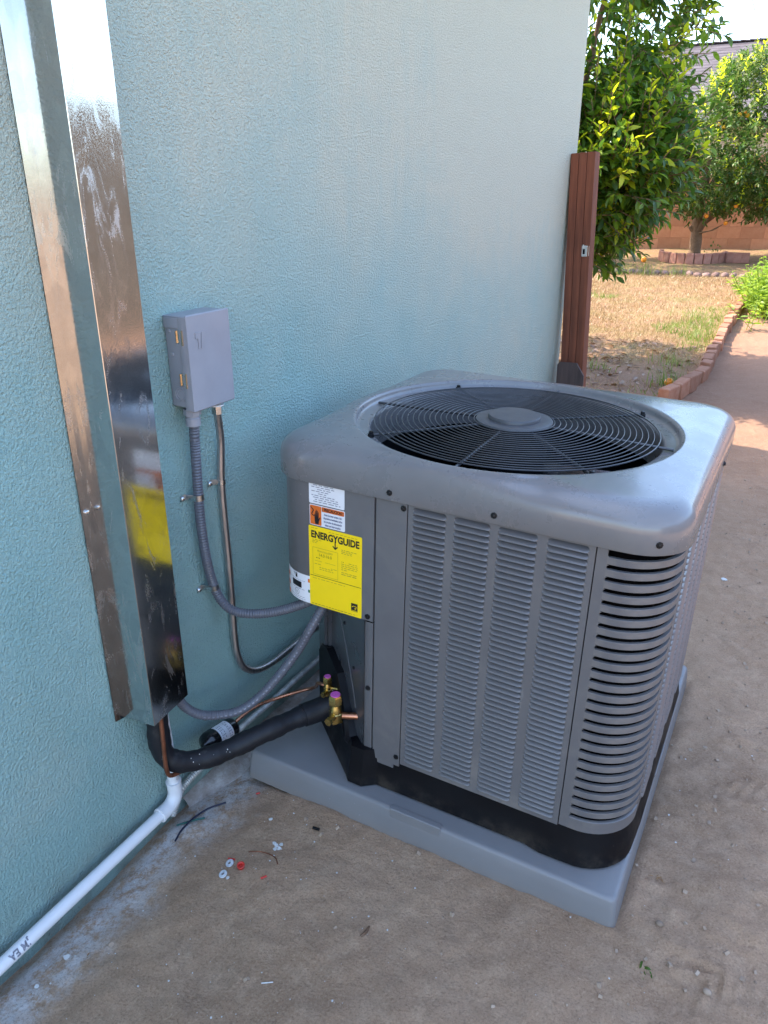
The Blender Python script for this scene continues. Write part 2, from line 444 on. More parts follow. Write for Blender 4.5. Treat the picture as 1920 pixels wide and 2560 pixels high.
# text as real flat print; frame: maps (x, y, height) to 3D
def text_mesh(body, size, frame, align='LEFT', bold=0.0, stretch=1.0):
    cu = bpy.data.curves.new('print', 'FONT'); cu.body = body; cu.size = size; cu.align_x = align; cu.offset = bold; cu.resolution_u = 3
    o = bpy.data.objects.new('print', cu); COL.objects.link(o)
    bpy.context.view_layer.update()
    me = bpy.data.meshes.new_from_object(o.evaluated_get(bpy.context.evaluated_depsgraph_get()))
    bpy.data.objects.remove(o); bpy.data.curves.remove(cu)
    for v in me.vertices: v.co = frame(v.co.x*stretch, v.co.y, 0)
    me.materials.clear(); return me
def text(name, body, size, frame, mat, parent, align='LEFT', bold=0.0, stretch=1.0):
    me = text_mesh(body, size, frame, align, bold, stretch); me.name = name; me.materials.append(mat)
    return link(bpy.data.objects.new(name, me), parent)
def flat(pts, frame): return [frame(x, y, 0) for x, y in pts]
def rrect(x0, y0, x1, y1, r, n=4):
    p = []
    for cx, cy, a in ((x1-r, y1-r, 0), (x0+r, y1-r, 90), (x0+r, y0+r, 180), (x1-r, y0+r, 270)): p += arc(cx, cy, r, a, a+90, n)
    return p
def sheet(mb, pts, frame, mi=0):
    return mb.add(flat(pts, frame), [tuple(range(len(pts)))], mi)

# value noise for real relief
def vnoise(x, y, seed=0):
    xi = np.floor(x).astype(np.int64); yi = np.floor(y).astype(np.int64); xf = x-xi; yf = y-yi
    def h(a, b):
        n = (a*374761393+b*668265263+seed*982451653) & 0xffffffff
        n = ((n ^ (n >> 13))*1274126177) & 0xffffffff
        return ((n ^ (n >> 16)) & 0xffff)/65535.0
    u = xf*xf*(3-2*xf); v = yf*yf*(3-2*yf)
    return (h(xi, yi)*(1-u)+h(xi+1, yi)*u)*(1-v)+(h(xi, yi+1)*(1-u)+h(xi+1, yi+1)*u)*v-.5
def fbm(x, y, seed, oct=4, gain=.55):
    a = 1; s = 0
    for i in range(oct): s = s+a*vnoise(x*2**i, y*2**i, seed+i); a *= gain
    return s

# ------------------------------------------------------------ ground
PRINTS = [(1.22, 1.75, .5, .30), (1.28, 2.05, 1.2, .26), (1.18, 2.45, .2, .28), (1.36, 1.45, 2.2, .28), (1.22, 1.18, .9, .26), (1.42, 2.6, 1.5, .3), (1.15, 2.95, .1, .3), (1.5, 1.9, .4, .28), (1.3, 3.4, .7, .3), (1.45, 1.1, 1.9, .28), (1.14, .86, .5, .26), (1.7, 2.3, 1.0, .3)]
def ground_z(x, y):
    x = np.asarray(x, float); y = np.asarray(y, float)
    z = np.clip((y-6.5)*.034, 0, .75)
    near = np.exp(-np.clip(x, 0, 9)/.12)*(y < 4.3)
    z = z-.062*near*np.clip(1.9-.3*np.abs(y-1), .3, 1)*(x > -.2)
    z = z+.014*fbm(x*3, y*3, 3)+.006*fbm(x*14, y*14, 9)
    rough = np.clip((x-.95)/.2, 0, 1)*np.clip((5.5-y)/1, 0, 1)
    z = z+rough*(.009*fbm(x*8, y*13, 21, 3, .6)+.0085*fbm(x*26, y*40, 23, 2, .6))
    z = z+.0022*fbm(x*40, y*40, 33, 2, .6)
    for px, py, a, L in PRINTS:
        dx = x-px; dy = y-py; ca, sa = math.cos(a), math.sin(a)
        u = dx*ca+dy*sa; v = -dx*sa+dy*ca
        m = np.exp(-((u/(L*.5))**4+(v/.055)**4))
        ph = (np.abs(v)*1.2+u+.03*fbm(x*12, y*12, 77, 2))*2*PI/.042
        z = z+m*np.clip(.4+1.5*fbm(x*7, y*7, 31, 2), .05, .8)*(-.004+.0050*np.sin(ph))
    d = np.maximum(np.abs(x-.57)-.47, np.abs(y-1.66)-.48)      # earth trodden level under the pad
    w = np.clip(-d/.05, 0, 1)
    return z*(1-w)+w*(-.03)
def axis(segs):
    out = []
    for a, b, st in segs: out.append(np.arange(a, b, st))
    return np.unique(np.concatenate(out+[np.array([segs[-1][1]])]))
gx = axis([(-120, -12, 12), (-12, -3, 1.0), (-3, -.06, .09), (-.06, 1.75, .008), (1.75, 4.5, .05), (4.5, 12, .6), (12, 120, 12)])
gy = axis([(-120, -8, 12), (-8, -.5, .5), (-.5, .35, .05), (.35, 3.6, .008), (3.6, 6.0, .02), (6.0, 17, .07), (17, 40, 1.0), (40, 160, 12)])
GX, GY = np.meshgrid(gx, gy); GZ = ground_z(GX, GY)
nx, ny = len(gx), len(gy)
V = np.stack([GX.ravel(), GY.ravel(), GZ.ravel()], 1)
ii = (np.arange(ny-1)[:, None]*nx+np.arange(nx-1)[None, :]).ravel()
F = np.stack([ii, ii+1, ii+nx+1, ii+nx], 1)
g = link(bpy.data.objects.new('ground', numpy_mesh('ground', V, F, [MAT['dirt']], None, True)))
tag(g, kind='structure')
def gz(x, y): return float(ground_z(np.array([x]), np.array([y]))[0])

# ------------------------------------------------------------ the house whose wall fills the left
house = thing('house', 'single storey house with textured teal stucco wall behind the air conditioner', 'house')
WH = 2.62
mb = MB(); n = 4
ol = [(-.22, -2.2), (-.22+.0, -2.2)]
pts = [(0, -2.2)]+arc(-.018, 4.117-.018, .018, 0, 90, 5)+[(-8, 4.117), (-8, -2.2)]
mb.prism(pts, -.25, WH)
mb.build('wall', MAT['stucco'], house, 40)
mb = MB(); ex, ey = .40, .24
e = [(ex, -2.2-ey), (ex, 4.117+ey), (-8-ex, 4.117+ey), (-8-ex, -2.2-ey)]
rz = 1.35
top = [(-3.6, 1.2), (-3.6, .9)]
z0 = WH+.12
vs = [(x, y, z0) for x, y in e]+[(-4.0, .75, z0+rz), (-4.0, 1.15, z0+rz)]
mb.add(vs, [(0, 1, 5, 4), (1, 2, 5), (2, 3, 4, 5), (3, 0, 4)])
mb.build('roof', MAT['shingle'], house)
mb = MB(); mb.prism(e, WH+.004, WH+.114); mb.build('eave', MAT['fascia'], house)

# mortar lip and dust heap at the wall foot is relief in the ground; the cracked concrete edge is its own slab
mb = MB()
xs = np.linspace(1.06, 2.35, 110); L0 = []; L1 = []; L2 = []; L3 = []
for i, y in enumerate(xs):
    wv = .075+.02*float(vnoise(np.array([y*9]), np.array([.3]), 5)[0])+.012*float(vnoise(np.array([y*31]), np.array([.3]), 6)[0])
    h = -.022+.014*float(vnoise(np.array([y*14]), np.array([2.3]), 8)[0])
    if y < 1.2: wv *= max(.25, (y-1.02)/.18)
    L0.append((.001, y, h+.004)); L1.append((wv*.6, y, h)); L2.append((wv, y, h-.012)); L3.append((wv+.012, y, -.09))
mb.loft([L3, L2, L1, L0], closed=False)
t = NT('footing_concrete'); p = t.pos()
col = t.ramp(t.noise(p, 22, 6, .75), [(.3, (.22, .17, .135)), (.52, (.36, .31, .275)), (.75, (.55, .51, .48))])
MAT['footing'] = t.set(col, .92, 0, t.bump(t.noise(p, 60, 6, .75), .7, .006), .2)
mb.build('footing', MAT['footing'], house, 50)

# ------------------------------------------------------------ equipment pad
TILT = R(1.2); UO = Vector((.61, 1.635, .07))
pad = thing('equipment_pad', 'square blue grey plastic pad lying on the dirt under the air conditioner', 'pad', UO, (0, TILT, 0))
def rect_loop(x0, y0, x1, y1, r, z, n=5): return [(x, y, z) for x, y in rrect(x0, y0, x1, y1, r, n)]
PX0, PX1, PY0, PY1 = -.492, .408, -.449, .484
mb = MB()
loops = []
for ins, z in ((-.006, -.078), (-.003, -.03), (0, -.007), (.002, -.0025), (.0055, -.0005), (.010, 0)):
    loops.append(rect_loop(PX0+ins, PY0+ins, PX1-ins, PY1-ins, .014, z))
mb.loft(loops, True, 0, True, True)
mb.build('slab', MAT['pad_plastic'], pad, 40)
for nm, c, d in (('edge_tab', (-.035, PY0+.0052, -.010), (.125, .014, .026)), ('edge_tab', (PX1-.0052, .02, -.010), (.014, .125, .026))):
    MB().box(c, d, None, 0, .0018).build(nm, MAT['pad_plastic'], pad)

# ------------------------------------------------------------ air conditioner
ac = thing('air_conditioner', 'large grey outdoor air conditioner with round fan grille on top and yellow label', 'air conditioner', UO, (0, TILT, 0))
U0, U1, V0, V1 = -.43, .400, -.395, .418       # cabinet
CT = .735; CB = .088
# base pan, chamfered at the valve corner
def pan_poly(g):
    return ([(-.236-g*.5, -.408-g), (-.222, -.424-g), (-.188, -.424-g), (-.160, V0-.006-g), (.20, V0-.004-g), (.235, V0-.012-g)]+arc(.295, -.298, .108+g, 268, 360, 10)
            + [(U1+.006+g, -.22), (U1+.004+g, V1-.1)]+arc(.30, V1-.10, .10+g, 0, 90, 6)+arc(-.33, V1-.10, .10+g, 90, 180, 6)
            + [(U0-g*.5, -.21), (-.412-g*.6, -.255-g*.3)])
mb = MB()
mb.loft([[(x, y, z) for x, y in pan_poly(q)] for q, z in ((-.003, .0), (.002, .006), (-.002, .03), (-.009, .062), (-.014, .098))], True, 0, True, True)
mb.build('base_pan', MAT['base_black'], ac, 35)
# valve panel on the chamfer
nC = Vector((-.625, -.78, 0)).normalized(); tC = Vector((.78, -.625, 0)); oC = Vector((-.20, -.40, 0))
def ch(a, h, out=0.0): # a: metres back along the chamfer from its front end, h: height
    q = oC-tC*a+nC*out; return (q.x, q.y, h)
mb = MB()
prof = [(.005, .004), (.245, .004), (.262, .05), (.262, .205), (.235, .238), (.20, .245), (.125, .22), (.03, .085), (.005, .085)]
mb.add([ch(a, h, .014) for a, h in prof]+[ch(a, h, -.02) for a, h in prof], [tuple(range(len(prof)))]+[(i, len(prof)+i, len(prof)+(i+1) % len(prof), (i+1) % len(prof)) for i in range(len(prof))])
mb.build('valve_panel', MAT['black_plastic'], ac)
# moulded oval slot in the valve panel
mb = MB()
ov = [(.062+.020*math.cos(2*PI*k/20)+.010*math.sin(2*PI*k/20), .108+.040*math.sin(2*PI*k/20)) for k in range(20)]
ov2 = [(.062+(x-.062)*.62, .108+(y-.108)*.72) for x, y in ov]
mb.loft([[ch(a, h, .0145) for a, h in ov], [ch(a, h, .022) for a, h in ov2]], True)
ov3 = [(.062+(x-.062)*.34, .108+(y-.108)*.55) for x, y in ov]
mb.loft([[ch(a, h, .022) for a, h in ov2], [ch(a, h, .022) for a, h in ov3], [ch(a, h, .016) for a, h in ov3]], True, 0, False, True)
mb.build('moulded_slot', MAT['black_plastic'], ac, 40)
# recessed metal back of the valve bay
mb = MB(); mb.add([ch(.0, .08, -.004), ch(.262, .2, -.004), ch(.262, .46, -.004), ch(0, .46, -.004)], [(0, 1, 2, 3)])
MAT['ac_bay'] = simple('ac_bay', (.060, .063, .070), .3, 0, .08, 14, .5, .3, .1)
mb.build('bay_sheet', MAT['ac_bay'], ac)
mb = MB()
for a0, a1, o in ((.222, .262, .012), (.212, .222, .005)): mb.add([ch(a0, .2, o), ch(a1, .2, o), ch(a1, .45, o), ch(a0, .45, o), ch(a0, .2, -.01), ch(a0, .45, -.01), ch(a1, .2, -.01), ch(a1, .45, -.01)], [(0, 1, 2, 3), (4, 0, 3, 5), (1, 6, 7, 2)])
mb.build('bay_post', MAT['ac_bay'], ac)
mb = MB()
for a, h in ((.12, .36), (.06, .275)): mb.lathe([(.0042, 0), (.0042, .0025), (.002, .004)], Matrix.Translation(ch(a, h, -.004)) @ nC.to_track_quat('Z', 'Y').to_matrix().to_4x4(), 8)
mb.build('bay_screws', MAT['screw_dark'], ac)
cwire = MB().tube(spline([ch(.20, .43, .004), ch(.12, .37, .006), ch(.03, .255, .012), ch(.014, .20, .01)], .02), .0009, 5); cwire.build('capillary_tube', MAT['hub_grey'], ac, 60)
# wire behind: dark core so that no seam shows light
def core_loop(d, z): 
    return [(x, y, z) for x, y in [(-.20, V0+.012+d)]+arc(.295, -.285, .105-.012-d, 270, 360, 8)+arc(.30, V1-.10, .09-d, 0, 90, 6)+arc(-.33, V1-.10, .09-d, 90, 180, 6)+[(U0+.012+d, -.20)]]
mb = MB(); mb.loft([core_loop(.03, .09), core_loop(.03, .725)], True); mb.loft([core_loop(.05, .725), core_loop(.05, .09)], True, 0, False, True)
mb.build('coil', MAT['coil_dark'], ac)
# front sheets
def panel(name, u0, u1, w0, w1, v=V0, th=.004, mat='ac_paint'):
    return MB().box(((u0+u1)/2, v+th/2, (w0+w1)/2), (u1-u0, th, w1-w0), None, 0, .0012).build(name, MAT[mat], ac)
mb = MB(); mb.loft([[(u, v, .076), (u, v, .432)] for u, v in [(-.1775, V0+.03), (-.1775, V0), (-.196, V0), (-.203, V0+.006), (-.206, V0+.02)]], False)
mb.build('corner_post', MAT['ac_paint'], ac, 50)
panel('blank_panel', -.1745, -.1052, .074, CT)
COLS = ((-.0925, -.0215), (-.0055, .0675), (.0830, .1585), (.1765, .2520))
PITCH = .0127; NL = 49; LT = .7200; LB = LT-NL*PITCH
def strips(u0, u1, cols):
    mb = MB(); e = [u0]+[q for c in cols for q in c]+[u1]
    for a, b in zip(e[::2], e[1::2]): mb.add([(a, V0, LB), (b, V0, LB), (b, V0, LT), (a, V0, LT), (a, V0+.004, LB), (b, V0+.004, LB), (b, V0+.004, LT), (a, V0+.004, LT)], [(0, 1, 2, 3), (4, 0, 3, 7), (1, 5, 6, 2)])
    for a, b in ((CB-.004, LB), (LT, CT)): mb.add([(u0, V0, a), (u1, V0, a), (u1, V0, b), (u0, V0, b), (u0, V0+.004, a), (u1, V0+.004, a), (u1, V0+.004, b), (u0, V0+.004, b)], [(0, 1, 2, 3), (0, 4, 5, 1), (4, 0, 3, 7), (1, 5, 6, 2)])
    return mb
lp = strips(-.1028, .2630, COLS).build('louver_panel', MAT['ac_paint'], ac)
# right hand edge of the blank panel dips round the base
MB().box((-.148, V0+.0035, .070), (.054, .003, .016), None, 0, .001).build('panel_lip', MAT['ac_paint'], ac)
# one pressed louver: flush at its lower edge, leaning in towards the top, rounded in at both ends
def louver_mesh(w):
    prof = [(.0002, -.0040), (.0008, -.0046), (.0018, -.0042), (.0040, -.0016), (.0078, .0058), (.0120, .0155)]
    e = .0085
    cols = [(0, 0), (.0007, .30), (.0022, .62), (.0048, .90), (e, 1)]
    cols = cols+[(w-a, b) for a, b in reversed(cols)]
    vs = []; fs = []; n = len(prof)+1
    for x, s in cols:
        vs += [(x, .0016, -.0006)]+[(x, d*s, min(z, PITCH*.995) if s > .5 else z*(.86+.2*s)) for z, d in prof]
    for i in range(len(cols)-1):
        for k in range(n-1): fs.append((i*n+k, (i+1)*n+k, (i+1)*n+k+1, i*n+k+1))
    # flush corners of sheet over the rounded ends
    for x0, sg in ((0, 1), (w, -1)):
        b = len(vs); vs += [(x0, -.0001, PITCH), (x0, -.0001, .0060), (x0+sg*.0008, -.0001, .0088), (x0+sg*.0024, -.0001, .0112), (x0+sg*.0050, -.0001, .0123), (x0+sg*.0070, -.0001, PITCH)]
        f = tuple(range(b, b+6)); fs.append(f if sg > 0 else tuple(reversed(f)))
    me = bpy.data.meshes.new('louver'); me.from_pydata(vs, [], fs); me.materials.append(MAT['ac_paint'])
    me.polygons.foreach_set('use_smooth', [True]*len(fs)); me.set_sharp_from_angle(angle=R(35)); me.update(); return me
for c0, c1 in COLS:
    me = louver_mesh(c1-c0)
    for i in range(NL):
        o = bpy.data.objects.new('louver', me); o.location = (c0, V0, LT-(i+1)*PITCH); link(o, lp)
# rounded corner grille
path = [(.2652, V0), (.2745, V0), (.2840, V0)]+[(x, y) for x, y in arc(U1-.105, V0+.105, .105, 270, 360, 16)][0:]+[(U1, -.276), (U1, -.262)]
def off(path, d):
    out = []
    for i, (x, y) in enumerate(path):
        a = path[max(0, i-1)]; b = path[min(len(path)-1, i+1)]; tx, ty = b[0]-a[0], b[1]-a[1]; L = math.hypot(tx, ty)
        out.append((x-ty/L*d, y+tx/L*d))
    return out
def sweep(mb, pth, prof):  # prof: (offset inwards, height)
    loops = []
    for o, z in prof:
        q = off(pth, o); loops.append([(x, y, z) for x, y in q])
    mb.loft(loops, False)
    return mb
cg = MB()
sweep(cg, path[2:-2], [(.006, .7245), (0, .7225), (0, CT+.004)])
sweep(cg, path[2:-2], [(.006, CB-.002), (0, CB), (0, .1155), (.0015, .1168), (.007, .1172)])
for sub in (path[:3], path[-3:]):
    sweep(cg, sub, [(0, CB), (0, CT)]); sweep(cg, [sub[-1], sub[-1]] if False else sub, [(.007, CT), (.007, CB)])
for (x, y), s in ((path[2], 1), (path[-3], -1)):
    q = off(path, .007)[2 if s > 0 else -3]
    cg.add([(x, y, CB), (x, y, CT), (q[0], q[1], CT), (q[0], q[1], CB)], [(0, 1, 2, 3)])
grille = cg.build('corner_grille', MAT['ac_paint'], ac, 45)
bars = MB(); sweep(bars, path[2:-2], [(.0065, .0146), (.0004, .0144), (0, .0139), (0, .0013), (.0009, .0002), (.0065, 0.0), (.0065, .0146)])
# rounded slot ends: small fillets on both sides of a bar's root
bx, by = path[2]
for zz, sg in ((.0142, 1), (0, -1)):
    bars.add([(bx, by-.0002, zz), (bx, by-.0002, zz+sg*.0045), (bx+.0012, by-.0002, zz+sg*.0022), (bx+.0035, by-.0002, zz+sg*.0006), (bx+.005, by-.0002, zz)], [(0, 1, 2, 3, 4)])
bme = bars.mesh('grille_bar', MAT['ac_paint'], 28)
SP = (.7125-.1225)/25
for i in range(25):
    o = bpy.data.objects.new('grille_bar', bme); o.location = (0, 0, .7125-.0055-(i+.0)*SP-.0128+.0-.0005); link(o, grille)
# right side: louvers seen almost edge-on, pressed in four columns, joined
ys0, ys1 = -.2605, V1-.10
SC = tuple((-.247+c*.139, -.247+c*.139+.112) for c in range(4))
sp_ = strips(ys0, ys1, SC)
rp = MB().add([(U1-(y-V0), x, z) for x, y, z in sp_.v], sp_.f).build('side_panel', MAT['ac_paint'], ac)
lm = louver_mesh(.112)
lv = np.array([v.co[:] for v in lm.vertices]); Vs = []; Fs = []
for c0, c1 in SC:
    for i in range(NL):
        b = len(Vs); Vs += [(U1-q[1], c0+q[0], q[2]+LT-(i+1)*PITCH) for q in lv]; Fs += [tuple(k+b for k in p.vertices) for p in lm.polygons]
sm_ = bpy.data.meshes.new('louver_rows'); sm_.from_pydata(Vs, [], Fs); sm_.materials.append(MAT['ac_paint']); sm_.polygons.foreach_set('use_smooth', [True]*len(Fs)); sm_.set_sharp_from_angle(angle=R(35))
sl_ = link(bpy.data.objects.new('louver_rows', sm_), rp); sl_['kind'] = 'stuff'
# left, rear panels with rounded rear corners
bp = [(U1, V1-.10)]+arc(U1-.10, V1-.10, .10, 0, 90, 8)+arc(U0+.10, V1-.10, .10, 90, 180, 8)+[(U0, -.205)]
mb = MB(); mb.loft([[(x, y, CB) for x, y in bp], [(x, y, CT) for x, y in bp]], False); mb.build('rear_panel', MAT['ac_paint'], ac, 50)
# control box cover with rounded front left corner
CW0 = .4345
def cover_path(o=0): return [(-.1775, V0-.0016-o), (-.30, V0-.0016-o)]+[(x, y) for x, y in arc(U0+.085, V0-.0016+.085, .085+o, 270, 180, 14)][0:]+[(U0-o, -.19)]
cpth = cover_path()
mb = MB()
mb.loft([[(x, y, CT+.004) for x, y in cpth], [(x, y, CW0+.002) for x, y in cpth], [(x*1.0, y+.0, CW0) for x, y in cover_path(-.002)], [(x, y, CW0) for x, y in cover_path(-.018)]], False)
mb.add([(-.1775, V0-.0016, CW0), (-.1775, V0-.0016, CT), (-.1775, V0+.02, CT), (-.1775, V0+.02, CW0)], [(0, 1, 2, 3)])
cover = mb.build('control_cover', MAT['ac_paint'], ac, 45)
MB().prism([(-.1785, V0+.004), (-.30, V0+.006), (-.40, -.32), (U0+.006, -.20), (-.2, -.2)], CW0+.006, CW0+.010).build('cover_floor', MAT['ac_bay'], ac)
# lid
LC = (-.018, .011); HX, HY, RC = .428, .414, .098
FC = (-.033, -.004)
NA = 144
def rr_ray(ang, hx, hy, r):
    # distance from the fan centre to the rounded rectangle along ang
    ox, oy = FC[0]-LC[0], FC[1]-LC[1]
    lo, hi = 0.0, 1.2
    for _ in range(40):
        m = (lo+hi)/2; x = abs(ox+m*math.cos(ang)); y = abs(oy+m*math.sin(ang))
        qx, qy = max(x-(hx-r), 0), max(y-(hy-r), 0)
        ins = (x <= hx and y <= hy) and (math.hypot(qx, qy) <= r)
        if ins: lo = m
        else: hi = m
    return lo
angs = [2*PI*k/NA for k in range(NA)]
for cx, cy in ((HX-RC, HY-RC), (HX-RC, -HY+RC), (-HX+RC, HY-RC), (-HX+RC, -HY+RC)):
    for a in range(0, 91, 10):
        aa = R(a)+math.atan2(math.copysign(1, cy), math.copysign(1, cx))-PI/4
        angs.append(math.atan2(LC[1]+cy+RC*math.sin(aa)-FC[1], LC[0]+cx+RC*math.cos(aa)-FC[0]) % (2*PI))
angs = sorted(angs); angs = [a for i, a in enumerate(angs) if i == 0 or a-angs[i-1] > .006]
AV = {a: max(.20, min(1.0, (rr_ray(a, HX, HY, RC)-.377)/.0625)) for a in angs}
def rloop(ins, w):
    out = []
    for a in angs:
        i_ = max(ins, 0)*AV[a] if w > .75 else ins
        q = rr_ray(a, HX-i_, HY-i_, RC-i_*.8); out.append((FC[0]+q*math.cos(a), FC[1]+q*math.sin(a), w))
    return out
def cloop(r, w): return [(FC[0]+r*math.cos(a), FC[1]+r*math.sin(a), w) for a in angs]
loops = [rloop(.008, .7265), rloop(.001, .7262), rloop(0, .728), rloop(.0, .764), rloop(.0012, .773), rloop(.004, .7815), rloop(.009, .7895), rloop(.016, .7965), rloop(.025, .8020), rloop(.035, .8055), rloop(.046, .8075), rloop(.060, .8085)]
rim = [(0.3730, .8100), (0.3675, .8102), (0.3635, .8095), (0.3608, .8070), (0.3595, .8030), (0.3585, .7970), (0.3555, .7930), (0.3490, .7915), (0.3330, .7905), (0.3280, .7885), (0.3250, .780), (0.3240, .74), (0.3310, .70)]
for r, w in rim: loops.append(cloop(r, w))
mb = MB(); mb.loft(loops, True)
lid = mb.build('lid', MAT['ac_lid'], ac, 60)
for f in lid.data.polygons: f.use_smooth = True
# guard: rings, spokes, hub cap
guard = MB().lathe([(.086, .8030), (.0875, .8055), (.086, .8085), (.080, .8100), (.062, .8106)], Matrix.Translation((FC[0], FC[1], 0)), 48, cap1=True).build('fan_guard', MAT['hub_grey'], ac, 40)
MB().lathe([(.060, .8105), (.0595, .8165), (.0575, .8190), (.050, .8197)], Matrix.Translation((FC[0], FC[1], 0)), 48).build('hub_cap', MAT['hub_grey'], guard, 40)
NR = 19
for i in range(NR):
    r = .091+(.3180-.091)*i/(NR-1)
    z = .8062-.0058*(r/.3165)**2
    MB().torus((FC[0], FC[1], z), r, .00125 if i < NR-1 else .0018, 80, 6).build('guard_ring', MAT['wire_black'], guard, 90)
for k in range(8):
    a = R(45*k); c, s = math.cos(a), math.sin(a); L = .350 if k % 2 == 0 else .338
    mb = MB(); mb.tube([(FC[0]+c*.082, FC[1]+s*.082, .8015), (FC[0]+c*L, FC[1]+s*L, .7952)], .0033, 8)
    mb.build('guard_spoke', MAT['wire_black'], guard, 60)
    if k % 2:
        MB().lathe([(.0075, .7912), (.0075, .7985), (.005, .7985), (.005, .8035), (.003, .8045)], Matrix.Translation((FC[0]+c*.338, FC[1]+s*.338, 0)), 8).build('guard_screw', MAT['screw_dark'], guard, 30)
# fan below: motor and three blades
fan = MB().lathe([(.070, .60), (.078, .62), (.078, .745), (.070, .760), (.03, .766)], Matrix.Translation((FC[0], FC[1], 0)), 32).build('fan_motor', MAT['coil_dark'], ac, 40)
for k in range(3):
    a0 = R(-140+120*k); loops = []
    for r in np.linspace(.085, .305, 8):
        row = []
        for q in np.linspace(-1, 1, 9):
            wd = .30+.24*(r/.305); a = a0+q*wd*.62; z = .690+.030*q*(.6+.4*r/.3)+.012*(q*q)
            row.append((FC[0]+r*math.cos(a), FC[1]+r*math.sin(a), z))
        loops.append(row)
    mb = MB(); mb.loft(loops, False); mb.build('fan_blade', MAT['fan_metal'], ac, 80)
MB().lathe([(.35, .12), (.02, .11)], Matrix.Translation((FC[0], FC[1], 0)), 24).build('drip_floor', MAT['coil_dark'], ac)
# screws
def screw_front(u, w, v=V0, r=.0047):
    M = Matrix.Translation((u, v, w)) @ Vector((0, -1, 0)).to_track_quat('Z', 'Y').to_matrix().to_4x4()
    MB().lathe([(r*1.35, 0), (r*1.35, .0012), (r*.85, .0016), (r*.85, .0040), (r*.5, .0046)], M, 8).build('screw', MAT['screw_dark'], ac, 30)
for u, w, v in ((-.141, .743, LC[1]-HY), (.075, .743, LC[1]-HY), (-.113, .713, V0), (-.113, .100, V0), (-.190, .446, V0-.0016), (-.188, .262, V0)): screw_front(u, w, v)
def screw_at(p, n, r=.0047):
    M = Matrix.Translation(p) @ Vector(n).to_track_quat('Z', 'Y').to_matrix().to_4x4()
    MB().lathe([(r*1.35, 0), (r*1.35, .0012), (r*.85, .0016), (r*.85, .0040), (r*.5, .0046)], M, 8).build('screw', MAT['screw_dark'], ac, 30)
ca = R(-58); screw_at((LC[0]+HX-RC+RC*math.cos(ca), LC[1]-HY+RC+RC*math.sin(ca), .7475), (math.cos(ca), math.sin(ca), 0))
screw_at((LC[0]+HX, .12, .745), (1, 0, 0)); screw_at((LC[0]-HX, -.20, .748), (-1, 0, 0))

# labels on the control cover --------------------------------------------------------
LV = V0-.0016
def fr(lay): return lambda x, y, z: (x, LV-.0006-.0004*lay-z, y)
def label(name, pts, mat, lay=0, parent=None):
    mb = MB(); q = flat(pts, fr(lay)); q2 = flat(pts, fr(lay-1))
    mb.add(q+q2, [tuple(range(len(q)))]+[(i, len(q)+i, len(q)+(i+1) % len(q), (i+1) % len(q)) for i in range(len(q))])
    return mb.build(name, MAT[mat], parent or ac)
def strokes(mb, x0, x1, y, h, words, seed, lay, mi=0, frame=None):
    r = random.Random(seed); x = x0; f = frame or fr(lay)
    while x < x1:
        w = r.uniform(.6, 1.5)*words
        if x+w > x1: w = x1-x
        if w > words*.25: mb.add([f(x, y, 0), f(x+w, y, 0), f(x+w, y+h, 0), f(x, y+h, 0)], [(0, 1, 2, 3)])
        x += w+words*.35
SH = .0   # slight shear not needed: unit frame is square
rating = label('rating_label', rrect(-.3325, .6800, -.2465, .7265, .003), 'label_white')
mb = MB()
for i, (a, b, wd) in enumerate([(-.322, -.268, .010), (-.326, -.266, .009), (-.312, -.275, .008), (-.326, -.285, .007), (-.31, -.29, .008), (-.326, -.270, .007), (-.322, -.262, .009), (-.318, -.258, .009), (-.322, -.256, .009)]):
    strokes(mb, a, b, .7215-.0046*i, .0017, wd, 50+i, 1)
mb.build('print', MAT['ink_grey'], rating)
caut = label('caution_label', rrect(-.3320, .6310, -.2455, .6775, .003), 'label_white')
mb = MB(); sheet(mb, rrect(-.3305, .6325, -.3025, .6760, .002), fr(1)); sheet(mb, rrect(-.3015, .6655, -.2470, .6760, .002), fr(1))
mb.build('orange_field', MAT['label_orange'], caut)
text('caution_heading', '\u00a1 PRECAUCION !', .0098, lambda x, y, z: fr(2)(-.2742+x, .6675+y, z), MAT['ink'], caut, 'CENTER', .00035, .70)
for i, ln in enumerate(('Antes de tener acceso a los', 'dispositivos terminales, todos', 'los circuitos de alimentaci\u00f3n', 'deben ser interrumpidos.')):
    text('caution_text', ln, .0068, lambda x, y, z, i=i: fr(2)(-.2742+x, .6578-.0078*i+y, z), MAT['ink_blue'], caut, 'CENTER', .00018, .56)
mb = MB()   # hand and shock arrow
hand = [(-.3175, .6345), (-.3095, .6345), (-.3085, .642), (-.3045, .6505), (-.3060, .6515), (-.3090, .647), (-.3088, .662), (-.3102, .662), (-.3106, .6505), (-.3112, .6655), (-.3128, .6655), (-.3128, .6505), (-.3138, .667), (-.3154, .667), (-.3150, .6505), (-.3160, .6635), (-.3176, .6635), (-.3172, .6490), (-.3182, .657), (-.3196, .657), (-.3190, .642)]
sheet(mb, hand, fr(2))
for a, b in (((-.3285, .672), (-.3215, .6655)), ((-.3215, .6655), (-.3265, .656)), ((-.3265, .656), (-.3205, .652))):
    d = Vector((b[0]-a[0], b[1]-a[1])).normalized()*.0011; sheet(mb, [(a[0]-d.y, a[1]+d.x), (a[0]+d.y, a[1]-d.x), (b[0]+d.y, b[1]-d.x), (b[0]-d.y, b[1]+d.x)], fr(2))
mb.build('hand_symbol', MAT['ink'], caut)
